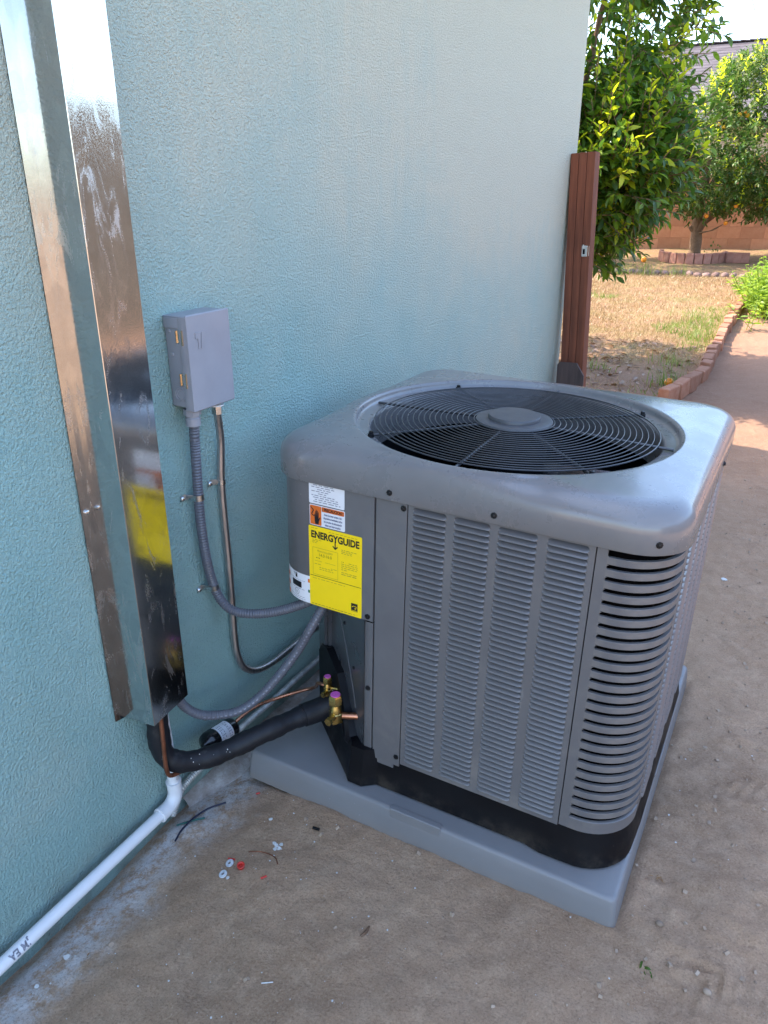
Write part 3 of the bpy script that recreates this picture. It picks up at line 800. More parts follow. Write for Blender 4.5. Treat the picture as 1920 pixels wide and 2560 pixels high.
# EnergyGuide sheet
EX0, EX1, EY0, EY1 = -.3350, -.2045, .4365, .6285
eg = label('energy_label', rrect(EX0, EY0, EX1, EY1, .003), 'label_yellow', 1)
f2 = fr(2)
tm = text('energy_heading', 'ENERGYGUIDE', .0222, lambda x, y, z: f2((EX0+EX1)/2+x, .6020+y, z), MAT['ink'], eg, 'CENTER', .00085, .80)
mb = MB(); ax = -.2690
sheet(mb, [(ax-.0013, .604), (ax-.0013, .5885), (ax+.0013, .5885), (ax+.0013, .604)], f2)
sheet(mb, [(ax-.0068, .5915), (ax-.0052, .5935), (ax, .5885), (ax+.0052, .5935), (ax+.0068, .5915), (ax, .5845)], f2)
mb.build('arrow', MAT['ink'], eg)
mb = MB()
def frame_rect(mb, x0, y0, x1, y1, w, f):
    for a, b, c, d in ((x0, y0, x1, y0+w), (x0, y1-w, x1, y1), (x0, y0+w, x0+w, y1-w), (x1-w, y0+w, x1, y1-w)): sheet(mb, [(a, b), (c, b), (c, d), (a, d)], f)
frame_rect(mb, -.3255, .5145, -.2625, .5795, .0006, f2)
for (a, b, y, w, h) in ((-.326, -.302, .597, .006, .0010), (-.326, -.312, .5935, .006, .0010), (-.326, -.312, .590, .006, .001), (-.285, -.216, .622, .007, .0009), (-.328, -.312, .6235, .006, .0009),
        (-.254, -.214, .588, .006, .0012), (-.254, -.228, .5842, .006, .0012), (-.254, -.228, .5804, .006, .0012),
        (-.236, -.216, .560, .006, .0012), (-.254, -.214, .5555, .006, .0012), (-.254, -.214, .551, .006, .0012), (-.254, -.216, .5465, .006, .0012), (-.254, -.238, .542, .006, .0012), (-.254, -.216, .535, .006, .0012), (-.254, -.217, .5305, .008, .0015),
        (-.321, -.267, .5478, .02, .0006), (-.321, -.304, .540, .006, .0010), (-.309, -.276, .533, .006, .0012), (-.309, -.274, .5285, .006, .0011), (-.280, -.266, .5365, .006, .0011), (-.327, -.245, .5042, .008, .0009), (-.3305, -.22, .4405, .007, .0011)):
    strokes(mb, a, b, y, h, w, int(a*1e5+y*1e6) & 0xffff, 2, 0, f2)
o = mb.build('small_print', MAT['ink_faint'], eg); o['kind'] = 'stuff'
mb = MB(); sheet(mb, [(-.3330, .5102), (-.2055, .5102), (-.2055, .5112), (-.3330, .5112)], f2); mb.build('rule', MAT['ink'], eg)
text('rating_caption', 'Efficiency Rating (SEER)*', .0055, lambda x, y, z: f2(-.2942+x, .5705+y, z), MAT['ink_faint'], eg, 'CENTER', .0, .72)
text('rating_value', '14.0-16.0', .0098, lambda x, y, z: f2(-.2942+x, .5600+y, z), MAT['ink'], eg, 'CENTER', -.0001, .9)
mb = MB()
for x in (-.316, -.309): sheet(mb, [(x-.0014, .5562), (x+.0014, .5562), (x, .5535)], f2)
for x in (-.2525, -.2490): sheet(mb, [(x-.0010, .5615), (x+.0010, .5615), (x, .5595)], f2)
sheet(mb, [(-.316, .5552), (-.309, .5552), (-.309, .5558), (-.316, .5558)], f2)
mb.build('pointers', MAT['ink'], eg)
# emblem: black square, white arc sweeping over a star
mb = MB(); sheet(mb, [(-.2300, .4495), (-.2140, .4495), (-.2140, .4690), (-.2300, .4690)], f2); em = mb.build('emblem', MAT['ink'], eg)
mb = MB(); f3 = fr(3)
for k in range(10):
    a, b = R(150-12*k), R(150-12*(k+1)); c = (-.2215, .4570); r0, r1 = .0052, .0064
    sheet(mb, [(c[0]+r0*math.cos(a)*1.2, c[1]+r0*math.sin(a)), (c[0]+r1*math.cos(a)*1.2, c[1]+r1*math.sin(a)), (c[0]+r1*math.cos(b)*1.2, c[1]+r1*math.sin(b)), (c[0]+r0*math.cos(b)*1.2, c[1]+r0*math.sin(b))], f3)
star = []
for k in range(10): q = R(90+36*k); r = .0030 if k % 2 == 0 else .0013; star.append((-.2190+r*math.cos(q), .4572+r*math.sin(q)))
for k in range(10): sheet(mb, [(-.2190, .4572), star[k], star[(k+1) % 10]], f3)
for y in (.4520, .4505): sheet(mb, [(-.229, y), (-.215, y), (-.215, y+.0006), (-.229, y+.0006)], f3)
mb.build('emblem_mark', MAT['label_yellow'], em)
# white notice wrapped round the cover's lower corner
def wrap(sdist, w, lay):  # sdist: metres along the cover outline from u=-.2, leftwards
    P = cover_path(.0006+.0004*lay); P = [(-.2, P[0][1])]+P[1:]
    d = sdist
    for a, b in zip(P, P[1:]):
        L = math.hypot(b[0]-a[0], b[1]-a[1])
        if d <= L: return (a[0]+(b[0]-a[0])*d/L, a[1]+(b[1]-a[1])*d/L, w)
        d -= L
    return (P[-1][0], P[-1][1], w)
def wpatch(mb, s0, s1, w0, w1, lay, n=None):
    n = n or max(1, int((s1-s0)/.006))
    mb.loft([[wrap(s0+(s1-s0)*k/n, w0, lay) for k in range(n+1)], [wrap(s0+(s1-s0)*k/n, w1, lay) for k in range(n+1)]], False)
mb = MB(); wpatch(mb, .038, .305, CW0+.0025, .5045, 0); wl_ = mb.build('wrap_label', MAT['label_white'], ac, 60)
mb = MB()
for k in range(3): wpatch(mb, .207, .236, .491-.022*k-.012, .491-.022*k, 1)
wpatch(mb, .1352, .140, .488, .497, 1)
mb.build('orange_block', MAT['label_orange'], wl_, 60)
mb = MB(); wpatch(mb, .1352, .140, .463, .470, 1); mb.build('green_block', MAT['label_green'], wl_, 60)
mb = MB(); wpatch(mb, .158, .190, .4685, .4835, 1)
for s0, w, h in ((.175, .491, .011), ): 
    wpatch(mb, s0-.004, s0+.002, w, w+h*.6, 1); 
    for q in range(4): wpatch(mb, s0-.0042+.0016*q, s0-.0032+.0016*q, w+h*.6, w+h, 1, 1)
wpatch(mb, .1795, .1805, .495, .503, 1); wpatch(mb, .1805, .185, .4985, .4995, 1)
C0 = (.173, .4565)
for k in range(18):
    a, b = 2*PI*k/18, 2*PI*(k+1)/18; mb.add([wrap(C0[0]+r*math.cos(q), C0[1]+r*math.sin(q), 1) for r, q in ((.0068, a), (.0075, a), (.0075, b), (.0068, b))], [(0, 1, 2, 3)])
mb.build('notice_symbols', MAT['ink'], wl_, 60)
text('certification_mark', 'UL', .0062, lambda x, y, z: wrap(C0[0]-x, C0[1]-.0022+y, 1.2), MAT['ink'], wl_, 'CENTER', .0, .8)
mb = MB()
for i, (a, b, w) in enumerate(((.150, .200, .4455), (.148, .215, .4405), (.150, .19, .4648), (.05, .13, .4393), (.148, .21, .4865))):
    r = random.Random(i); x = a
    while x < b: wd = r.uniform(.003, .007); wpatch(mb, x, min(b, x+wd), w, w+.0011, 1, 1); x += wd+.002
mb.build('notice_print', MAT['ink_grey'], wl_)

# service valves (brass, pink caps) -------------------------------------------------
def valve(a, h, s, big):
    base = Vector(ch(a, h, .016)); 
    N = nC; T = tC; Z = Vector((0, 0, 1))
    def Mx(p, d): return Matrix.Translation(p) @ Vector(d).to_track_quat('Z', 'Y').to_matrix().to_4x4()
    ctr = base+N*.020*s
    mb = MB()
    mb.lathe([(.011*s, -.016*s), (.0125*s, -.010*s), (.0125*s, .012*s), (.009*s, .018*s), (.009*s, .024*s)], Mx(ctr, Z), 12)
    bm = MB().box((0, 0, 0), (.026*s, .022*s, .024*s), None, 0, .002)
    q = Matrix.Translation(ctr-Z*.012*s) @ Matrix.Rotation(math.atan2(T.y, T.x), 4, 'Z')
    mb.add([q @ Vector(v) for v in bm.v], bm.f)
    mb.lathe([(.007*s, 0), (.007*s, .022*s), (.0085*s, .022*s), (.0085*s, .030*s)], Mx(ctr-Z*.006*s+T*.004, N*.8+T*.55), 6)
    v = mb.build('service_valve', MAT['brass'], ac, 40)
    mb = MB(); mb.lathe([(.0125*s, .020*s), (.0148*s, .022*s), (.0148*s, .038*s), (.0125*s, .043*s)], Mx(ctr, Z), 6); mb.build('valve_cap', MAT['brass'], v, 25)
    mb = MB(); mb.lathe([(.0105*s, .0432*s), (.010*s, .0446*s)], Mx(ctr, Z), 20); mb.build('cap_seal', MAT['pink_cap'], v, 40)
    return ctr
vb = valve(.070, .156, 1.12, True)
vs_ = valve(.145, .170, .78, False)
MB().tube([vb+Vector((.008, .004, -.010)), vb+Vector((.058, .022, -.006))], .0085, 14).build('suction_stub', MAT['copper'], ac, 60)
MB().tube([vs_+Vector((.004, .002, .002)), vs_+Vector((.05, .006, .006)), vs_+Vector((.115, .010, .010))], .0036, 10).build('liquid_stub', MAT['brass'], ac, 60)
mb = MB()
for a, h in ((.094, .134), (.089, .122), (.157, .152)): mb.lathe([(.0035, 0), (.0035, .003), (.0015, .0045)], Matrix.Translation(ch(a, h, .0145)) @ nC.to_track_quat('Z', 'Y').to_matrix().to_4x4(), 8)
mb.build('valve_screws', MAT['zinc'], ac)
MW = Matrix.Translation(UO) @ Matrix.Rotation(TILT, 4, 'Y')
def world(p): return MW @ Vector(p)

# ------------------------------------------------------------ sheet metal duct on the wall
duct = thing('line_cover', 'shiny galvanised sheet metal duct running up the teal wall', 'duct', (0, 0, 0))
def band(mb, prof, z0f, z1, seg=14):
    n = len(prof); vs = []; fs = []
    for k in range(seg+1):
        for i, (x, y) in enumerate(prof):
            zb = z0f[i]; z = zb+(z1-zb)*(k/seg)
            vs.append((x, y, z))
    for k in range(seg):
        for i in range(n-1): fs.append((k*n+i, k*n+i+1, (k+1)*n+i+1, (k+1)*n+i))
    mb.add(vs, fs)
ZT = WH-.005; DX = .090; DY0, DY1 = .928, 1.033
def dpart(name, prof, zb):
    mb = MB(); band(mb, prof, zb, ZT, 1)
    # inner skin, so the sheet has thickness
    return mb
mb = MB()
outer = [(.0035, .9030), (.0042, .9155), (.0035, DY0), (.030, DY0), (.060, DY0), (DX-.001, DY0), (DX, DY0+.001), (DX, .955), (DX, .98), (DX, 1.005), (DX, DY1-.001), (DX-.001, DY1), (.0035, DY1), (.0035, 1.056)]
zb = [.318, .316, .3135, .3165, .3185, .3215, .3222, .326, .3285, .331, .3345, .3345, .332, .332]
band(mb, outer, zb, ZT, 1)
inner = [(.0022, .9032), (.0030, .9155), (.0022, DY0+.0012), (.030, DY0+.0012), (.060, DY0+.0012), (DX-.002, DY0+.0012), (DX-.0012, DY0+.0018), (DX-.0012, .955), (DX-.0012, .98), (DX-.0012, 1.005), (DX-.0012, DY1-.0018), (DX-.0018, DY1-.0012), (.0022, DY1-.0012), (.0022, 1.056)]
band(mb, list(reversed(inner)), [z+.0004 for z in reversed(zb)], ZT, 1)
sh_ = mb.build('duct_sheet', MAT['galv'], duct)
M = Matrix.Translation((.0040, .9150, .796)) @ Vector((1, 0, 0)).to_track_quat('Z', 'Y').to_matrix().to_4x4()
MB().lathe([(.0075, 0), (.0075, .0008), (.0048, .0009), (.0048, .0030), (.003, .0042)], M, 12).build('flange_screw', MAT['zinc'], duct, 40)

# ------------------------------------------------------------ disconnect box
BX, BY0, BY1, BZ0, BZ1 = .060, 1.174, 1.296, .941, 1.123
box = thing('disconnect_box', 'small grey electrical disconnect box with two brass latches on the teal wall', 'electrical box', (0, 0, 0))
MB().box((BX/2, (BY0+BY1)/2, (BZ0+BZ1)/2), (BX-.003, BY1-BY0, BZ1-BZ0), None, 0, .003).build('box_body', MAT['box_grey'], box, 30)
mb = MB()  # cover: front plate with folded side lips and hood
mb.box((BX+.0018, (BY0+BY1)/2, (BZ0+BZ1)/2+.001), (.0055, BY1-BY0+.010, BZ1-BZ0+.014), None, 0, .0024)
mb.box((BX-.010, BY0-.0022, (BZ0+BZ1)/2), (.0185, .0032, BZ1-BZ0+.010), None, 0, .0012)
mb.box((BX-.010, BY1+.0022, (BZ0+BZ1)/2), (.0185, .0032, BZ1-BZ0+.010), None, 0, .0012)
mb.box((BX/2-.001, (BY0+BY1)/2, BZ1+.0036), (BX-.003, BY1-BY0+.004, .0035), None, 0, .0015)
mb.box((BX/2-.006, BY0-.0016, BZ1-.0085), (BX-.016, .0026, .0215), None, 0, .001)
cv = mb.build('box_cover', MAT['box_grey'], box, 30)
for z in (1.0875, 1.0005):
    l_ = MB().box((.0415, BY0-.0012, z), (.016, .0022, .026), None, 0, .0008).build('latch', MAT['gold_zinc'], box)
    MB().box((.0338, BY0-.0030, z), (.0016, .0045, .025), None, 0, .0006).box((.0500, BY0-.0045, z-.001), (.0042, .0042, .031), None, 0, .001).build('latch_hook', MAT['gold_zinc'], l_)
    for dz in (-.0065, .0065):
        M = Matrix.Translation((.0410, BY0-.0022, z+dz)) @ Vector((0, -1, 0)).to_track_quat('Z', 'Y').to_matrix().to_4x4()
        MB().lathe([(.0026, 0), (.0024, .0009), (.0012, .0016)], M, 10).build('rivet', MAT['zinc'], l_, 60)
def ring_on_side(x, z, r0, r1, d, mb):
    M = Matrix.Translation((x, BY0-.0001, z)) @ Vector((0, -1, 0)).to_track_quat('Z', 'Y').to_matrix().to_4x4()
    mb.lathe([(r0, 0), (r0+.0006, d), (r1-.0006, d), (r1, 0)], M, 28, 0, False, False)
mb = MB(); ring_on_side(.0270, .9690, .0125, .0148, .0013, mb); ring_on_side(.0270, .9690, .0075, .0094, .0011, mb); mb.build('knockout', MAT['box_grey'], box, 40)
mb = MB()
for x, z in ((.0135, 1.097), (.0165, 1.051)):
    M = Matrix.Translation((x, BY0-.0001, z)) @ Vector((0, -1, 0)).to_track_quat('Z', 'Y').to_matrix().to_4x4(); mb.lathe([(.0042, 0), (.0034, .0011), (.0012, .0016)], M, 14)
mb.build('dimple', MAT['box_grey'], box, 60)
# raised emblem on the cover
fx = lambda x, y, z: (BX+.0046+.0011+z, 1.1905+x, 1.066+y)
def raised(mb, poly):
    n = len(poly); a = [(BX+.0066, 1.1905+x, 1.066+y) for x, y in poly]; b = [(BX+.0042, 1.1905+x*1.0, 1.066+y) for x, y in poly]
    mb.add(a+b, [tuple(range(n))]+[(i, n+i, n+(i+1) % n, (i+1) % n) for i in range(n)])
mb = MB()
raised(mb, [(0, .0285), (0, .0170), (.0075, .0170), (.0075, -.0040), (.0122, -.0040), (.0160, .0255), (.0172, .0285)])
raised(mb, [(.0186, .0285)]+[(.0225+.0105*math.cos(R(q)), .0180+.0105*math.sin(R(q))) for q in range(80, -86, -15)]+[(.0205, .0068), (.0198, -.0040), (.0150, -.0040)])
mb.build('cover_emblem', MAT['box_grey'], cv)

# conduits ---------------------------------------------------------------------------
def ribbed(path, r, step=.0032, depth=.12):
    pts = spline(path, step); 
    return pts, [r*(1.0 if (i//1) % 2 else 1-depth) for i in range(len(pts))]
A = [(.034, 1.195, .936), (.032, 1.199, .905), (.0285, 1.200, .864), (.0265, 1.198, .773), (.0265, 1.195, .679), (.0265, 1.202, .576), (.0265, 1.216, .507), (.038, 1.227, .459), (.066, 1.237, .434), (.118, 1.249, .435), (.18, 1.263, .453), (.245, 1.275, .486), (.285, 1.30, .51), (.30, 1.33, .525)]
cA = thing('ribbed_conduit', 'grey ribbed flexible conduit hanging from the left underside of the disconnect box', 'conduit')
pts, rs = ribbed(A, .0116); MB().tube(pts, rs, 26).build('hose', MAT['conduit_grey'], cA, 24)
M = Matrix.Translation((.034, 1.195, 0))
MB().lathe([(.0125, .897), (.0160, .899), (.0160, .915), (.0140, .917), (.0140, .932)], M, 16).lathe([(.0185, .922), (.0185, .936)], M, 8).build('connector', MAT['box_grey'], cA, 30)
B = [(.034, 1.273, .908), (.024, 1.288, .838), (.0165, 1.287, .742), (.0145, 1.288, .641), (.0145, 1.290, .534), (.0145, 1.289, .425), (.0165, 1.285, .313), (.021, 1.288, .259), (.024, 1.306, .219), (.028, 1.345, .190), (.030, 1.412, .174), (.035, 1.52, .175), (.040, 1.616, .178), (.06, 1.72, .19), (.12, 1.76, .20), (.20, 1.76, .20)]
cB = thing('metal_conduit', 'thin bare metal conduit dropping from the right underside of the disconnect box', 'conduit')
MB().tube(spline(B, .012), .0090, 16).build('pipe', MAT['conduit_metal'], cB, 70)
M = Matrix.Translation((.034, 1.273, 0))
MB().lathe([(.0120, .905), (.0120, .922)], M, 6).build('nut', MAT['zinc'], cB, 25)
MB().lathe([(.0100, .9225), (.0165, .9235), (.0165, .9265), (.0100, .9275)], M, 20).build('washer', MAT['label_white'], cB, 40)
Cc = [(.045, 1.020, .345), (.045, 1.041, .312), (.05, 1.056, .274), (.07, 1.082, .240), (.09, 1.126, .217), (.12, 1.163, .216), (.15, 1.205, .240), (.19, 1.235, .297), (.23, 1.257, .364), (.268, 1.262, .436), (.293, 1.29, .50), (.297, 1.31, .53)]
cC = thing('low_voltage_conduit', 'grey ribbed flexible conduit sagging out of the metal duct up to the control cover', 'conduit')
pts, rs = ribbed(Cc, .0112, .0032, .08); MB().tube(pts, rs, 26).build('hose', MAT['conduit_grey'], cC, 24)
mb = MB()   # printed marks along the hose
pc = spline(Cc, .0038)
for i in range(34, len(pc)-20, 3):
    q = pc[i]; tdir = (pc[i+1]-pc[i-1]).normalized(); side = Vector((1, -1.6, .55)); side = (side-tdir*side.dot(tdir)).normalized()
    if random.random() < .72:
        o = q+side*.01125; w = tdir.cross(side)*.0016; h = tdir*.0028
        mb.add([o-w-h, o+w-h, o+w+h, o-w+h], [(0, 1, 2, 3)])
mb.build('hose_print', MAT['ink_grey'], cC)
D = [(.020, 1.005, -.022), (.022, 1.027, .010), (.0195, 1.052, .030), (.0195, 1.11, .038), (.0195, 1.203, .045), (.0195, 1.303, .048), (.0195, 1.411, .043), (.0195, 1.529, .043), (.0195, 1.635, .041), (.0195, 1.75, .036), (.05, 1.86, .05), (.13, 1.90, .06)]
cD = thing('armoured_cable', 'dusty armoured metal cable lying along the wall foot behind the pad', 'cable')
pts, rs = ribbed(D, .0088, .0030, .2); MB().tube(pts, rs, 22).build('sheath', MAT['armour_metal'], cD, 24)

def strap(y, z, cx, r, ang, label_):
    s = thing('pipe_strap', label_, 'strap', (0, y, z), (ang, 0, 0), 'metal straps holding conduits to the wall')
    w = .013; prof = [(.0016, -.030), (.0016, -.014)]+[(cx+(r+.0014)*math.cos(R(q)), (r+.0014)*math.sin(R(q))) for q in range(-120, 121, 20)]
    L = [[(x, yy, -w/2) for x, yy in prof], [(x, yy, w/2) for x, yy in prof]]
    Li = [[(max(.0004, x+.0-(.0013 if i < 2 else .0013*math.cos(R(-120+20*(i-2))))), yy-(0 if i < 2 else .0013*math.sin(R(-120+20*(i-2)))), zz) for i, (x, yy) in enumerate(prof)] for zz in (-w/2, w/2)]
    mb = MB(); mb.loft([Li[0], L[0], L[1], Li[1], Li[0]], False); mb.build('band', MAT['zinc'], s, 40)
    M = Matrix.Translation((.002, -.025, 0)) @ Vector((1, 0, 0)).to_track_quat('Z', 'Y').to_matrix().to_4x4()
    MB().lathe([(.0068, 0), (.0068, .002), (.0055, .0045), (.002, .006)], M, 8).build('strap_screw', MAT['zinc'], s, 40)
strap(1.196, .733, .0265, .0112, R(0), 'upper metal strap on the grey ribbed conduit')
strap(1.288, .738, .0155, .0090, R(0), 'metal strap on the bare metal conduit')
strap(1.217, .500, .0265, .0112, R(9), 'lower metal strap on the grey ribbed conduit where it bends away')

# line set: insulated suction line, copper liquid line with drier ---------------------
ve = world(vb+(-tC)*.012)
Fp = [(.045, .984, .345), (.045, .979, .307), (.048, .973, .238), (.055, .975, .199), (.07, .991, .174), (.09, 1.019, .161), (.12, 1.066, .156), (.15, 1.117, .160), (.185, 1.165, .173), (.225, 1.241, .178), (.258, 1.290, .182), (.290, 1.318, .200)]
ins = thing('insulated_line', 'thick black foam insulated pipe curving from the duct to the brass valve', 'pipe')
pts = spline(Fp, .008); rs = [.0242+.0012*math.sin(i*.7)+.0008*math.sin(i*2.1) for i in range(len(pts))]
MB().tube(pts, rs, 20).build('foam_sleeve', MAT['foam_black'], ins, 70)
q = spline(Fp, .008)[-11:]
mb = MB(); mb.tube(q, [.0280, .0286, .0288, .0286, .0288, .0286, .0284, .0280, .0280, .0265, .0240][:len(q)], 20); mb.build('tape_wrap', MAT['foam_black'], ins, 70)
mb = MB()
for i in range(26):
    k = random.randrange(14, 34); p = pts[min(k, len(pts)-2)]; d = Vector((random.uniform(-.3, .9), random.uniform(-1, -.1), random.uniform(.2, 1))).normalized()
    c = p+d*.0262; s = random.uniform(.0008, .0020)
    mb.box(c, (s, s, s*.4), (random.random(), random.random(), random.random()))
o = mb.build('dust_specks', MAT['chip_white'], ins); o['kind'] = 'stuff'
liq = thing('copper_line', 'thin copper pipe with black filter drier between the duct and the small brass valve', 'pipe')
Gp = [(.075, .962, .345), (.078, .956, .261), (.080, .952, .211), (.080, .953, .180), (.080, .957, .166), (.080, .966, .157), (.080, .99, .148), (.075, 1.046, .127), (.068, 1.085, .130), (.062, 1.110, .135)]
MB().tube(spline(Gp, .006), .0050, 12).build('drop_pipe', MAT['copper_dull'], liq, 70)
va = world(vs_-tC*.008)
d0, d1 = Vector((.060, 1.100, .137)), Vector((.060, 1.202, .119))
Ep = [(.060, 1.204, .120), (.063, 1.216, .130), (.080, 1.271, .141), (.110, 1.325, .143), (.155, 1.362, .156), (.195, 1.372, .176), tuple(va-Vector((.028, -.004, .003))), tuple(va)]
MB().tube(spline(Ep, .008), .0045, 12).build('liquid_pipe', MAT['copper'], liq, 70)
dd = (d1-d0).normalized(); M = Matrix.Translation(d0) @ dd.to_track_quat('Z', 'Y').to_matrix().to_4x4()
dr = MB().lathe([(.006, -.010), (.012, -.004), (.0245, .004), (.0270, .012), (.0270, .090), (.0245, .098), (.012, .106), (.006, .112)], M, 24).build('filter_drier', MAT['drier_black'], liq, 40)
mb = MB(); loops = []
for z in (.030, .050, .072):
    loops.append([M @ Vector((.0239*math.cos(R(a)), .0239*math.sin(R(a)), z)) for a in range(-250, -120, 8)])
# aim the sticker at the camera side (up and outwards)
def stk(a, z, r=.0274):
    u = Vector((1, 0, 0)); u = (u-dd*u.dot(dd)).normalized(); w = dd.cross(u)
    return d0+dd*z+(u*math.cos(R(a))+w*math.sin(R(a)))*r
best = max(range(0, 360, 10), key=lambda a: (stk(a, .05)-d0).dot(Vector((1.1, -1.0, 1.3))))
mb = MB(); mb.loft([[stk(best+a, z) for a in range(-60, 61, 8)] for z in (.028, .050, .074)], False); sk = mb.build('sticker', MAT['label_white'], dr, 70)
mb = MB()
for z in (.034, .039, .044, .058, .062, .066):
    for a in range(-40, 40, 13):
        if random.random() < .75: mb.add([stk(best+a, z, .0277), stk(best+a+8, z, .0277), stk(best+a+8, z+.002, .0277), stk(best+a, z+.002, .0277)], [(0, 1, 2, 3)])
mb.build('sticker_print', MAT['ink_grey'], sk)

# drain pipe --------------------------------------------------------------------------
pv = thing('drain_pipe', 'white plastic drain pipe with elbow running low along the wall foot', 'pipe')
PXc = .032; PRr = .0134
MB().tube([(PXc, 1.013, .070), (PXc, 1.003, .335)], PRr, 20).build('riser', MAT['pvc'], pv, 60)
MB().tube([(PXc, .972, .0255), (PXc, .60, .0215), (PXc, .10, .012), (PXc, -.8, .0)], PRr, 48).build('long_run', MAT['pvc'], pv, 60)
el = [(PXc, .958, .0250), (PXc, .975, .0252)]+[(PXc, .982+.031*math.sin(R(a)), .0565-.031*math.cos(R(a))) for a in range(0, 91, 15)]+[(PXc, 1.0125, .066), (PXc, 1.0120, .084)]
mb = MB(); mb.tube(el, [.0172]*2+[.0170]*(len(el)-4)+[.0172]*2, 22); mb.build('elbow', MAT['pvc'], pv, 60)
for p, q in (((PXc, .9575, .0249), (PXc, .9610, .0250)), ((PXc, 1.0121, .0815), (PXc, 1.0119, .0850))): MB().tube([p, q], .0181, 22).build('socket_rim', MAT['pvc'], pv, 60)
def pipe_frame(x, y, z):   # text wraps the long run, read from the yard side
    a = R(38)-y/PRr
    yy = .600-x
    return (PXc+(PRr+.0003)*math.cos(a), yy, .0216+(PRr+.0003)*math.sin(a))
def pf(x, y, z):
    a = R(62)+y/PRr*1.0
    return (PXc+(PRr+.0013)*math.cos(a), .566+x, .0212+(PRr+.0013)*math.sin(a))
# letters are upside down towards the yard, as on the photographed pipe
text('pipe_lettering', 'JM EA', .0185, lambda x, y, z: pf(.030-x, -y, z), MAT['ink_grey'], pv, 'LEFT', .0006, .95)
text('riser_lettering', 'ASTM', .008, lambda x, y, z: (PXc+(PRr+.0004)*math.cos(R(-8)+y/PRr), 1.0105+(PRr+.0004)*math.sin(R(-8)+y/PRr), .092+x), MAT['ink_grey'], pv, 'LEFT', 0, .9)

# ------------------------------------------------------------ boards leaning at the wall corner
def board(name, label_, base, size, rot, mat, group):
    o = MB().box((0, 0, size[2]/2), size, None, 0, .0022).build(name, [MAT[mat]]); o.location = base; o.rotation_euler = rot
    return tag(o, label_, 'board', group)
bz = gz(.1, 4.0)-.01
LEAN = R(-2.25); names = ('redwood board flat against the wall, leftmost of the leaning stack', 'middle redwood board of the leaning stack at the wall corner', 'outermost redwood board of the stack, with a silver bracket on it')
bds = []
for i in range(3):
    bds.append(board('redwood_board', names[i], (.0825+.0395*i, 4.035, bz), (.0380, .089, 1.560+.003*i), (0, LEAN, 0), 'redwood', 'redwood boards leaning at the corner'))
bk = MB().box((-.006, -.0462, 1.120), (.028, .0025, .052), None, 0, .0008).box((.0155, -.030, 1.120), (.0022, .034, .048), None, 0, .0008).box((-.012, -.049, 1.142), (.006, .006, .018), None, 0, .001).build('bracket', MAT['zinc'], bds[2])
MB().box((-.009, -.0482, 1.118), (.010, .0015, .024), None, 0, .0005).build('bracket_hole', MAT['coil_dark'], bds[2])
pk = thing('fence_picket', 'short weathered dog eared picket standing in front of the redwood boards', 'picket', (.125, 3.915, bz), (R(-3), R(-1.5), 0))
mb = MB(); w, h = .070, .575
poly = [(-w, 0), (w, 0), (w, h-.062), (w*.42, h), (-w*.86, h), (-w, h-.012)]
n = len(poly)
mb.add([(x, -.008, z) for x, z in poly]+[(x, .008, z) for x, z in poly], [tuple(range(n)), tuple(range(2*n-1, n-1, -1))]+[(i, n+i, n+(i+1) % n, (i+1) % n) for i in range(n)])
mb.build('slat', MAT['weathered'], pk)

# ------------------------------------------------------------ brick edging along the path
edg = thing('brick_edging', 'row of tilted red bricks edging the dry lawn along the dirt path', 'edging')
bm = MB().box((0, 0, 0), (.078, .196, .120), None, 0, .006).mesh('brick', MAT['brick_red'])
epts = spline([(.395, 5.50, 0), (.440, 5.70, 0), (.495, 6.25, 0), (.500, 6.65, 0), (.485, 7.30, 0), (.470, 7.95, 0), (.462, 8.7, 0), (.462, 9.5, 0), (.45, 10.2, 0), (.42, 11.2, 0)], .01)
acc = 0; last = epts[0]; nxt = 0
for p in epts:
    acc += (p-last).length; last = p
    if acc >= nxt:
        i = epts.index(p); d = epts[min(i+6, len(epts)-1)]-epts[max(i-6, 0)]
        o = bpy.data.objects.new('brick', bm); o.location = (p.x+random.uniform(-.008, .008), p.y, gz(p.x, p.y)+.045+random.uniform(-.012, .014))
        o.rotation_euler = (random.uniform(-.10, .06), random.uniform(-.08, .10), math.atan2(d.y, d.x)-PI/2+random.uniform(-.06, .06)); link(o, edg); nxt += .204

# ------------------------------------------------------------ rear block wall
P0, P1 = Vector((-9.0, 14.0, 0)), Vector((7.0, 18.3, 0))
wd_ = (P1-P0).normalized(); wang = math.atan2(wd_.y, wd_.x)
bw = thing('block_wall', 'tan concrete block garden wall behind the orange tree', 'wall', (0, 0, 0))
bl = MB().box((0, 0, 0), (.400, .142, .197), None, 0, .003).mesh('block', MAT['block_tan'])
BZ = .315
mbk = MB(); mbk.box(((P0.x+P1.x)/2, (P0.y+P1.y)/2, BZ+.8), ((P1-P0).length, .135, 1.62), (0, 0, wang)); mbk.build('mortar', MAT['mortar'], bw)
Lw = (P1-P0).length; cnt = 0
sc = (Vector((-1.0, 16.1, 0))-P0).dot(wd_)
rest = MB()
for r in range(8):
    k0 = -9
    for k in range(-9, 10):
        c = sc+k*.406+(.203 if r % 2 else 0); p = P0+wd_*c
        if 0 < c < Lw:
            o = bpy.data.objects.new('block', bl); o.location = (p.x, p.y, BZ+.10+r*.203); o.rotation_euler = (0, 0, wang); link(o, bw)
    for c in [sc+k*.406+(.203 if r % 2 else 0) for k in list(range(-26, -9))+list(range(10, 26))]:
        if .2 < c < Lw-.2:
            p = P0+wd_*c; rest.box((p.x, p.y, BZ+.10+r*.203), (.396, .15, .193), (0, 0, wang))
o = rest.build('block_rows', MAT['block_tan'], bw); o['kind'] = 'stuff'

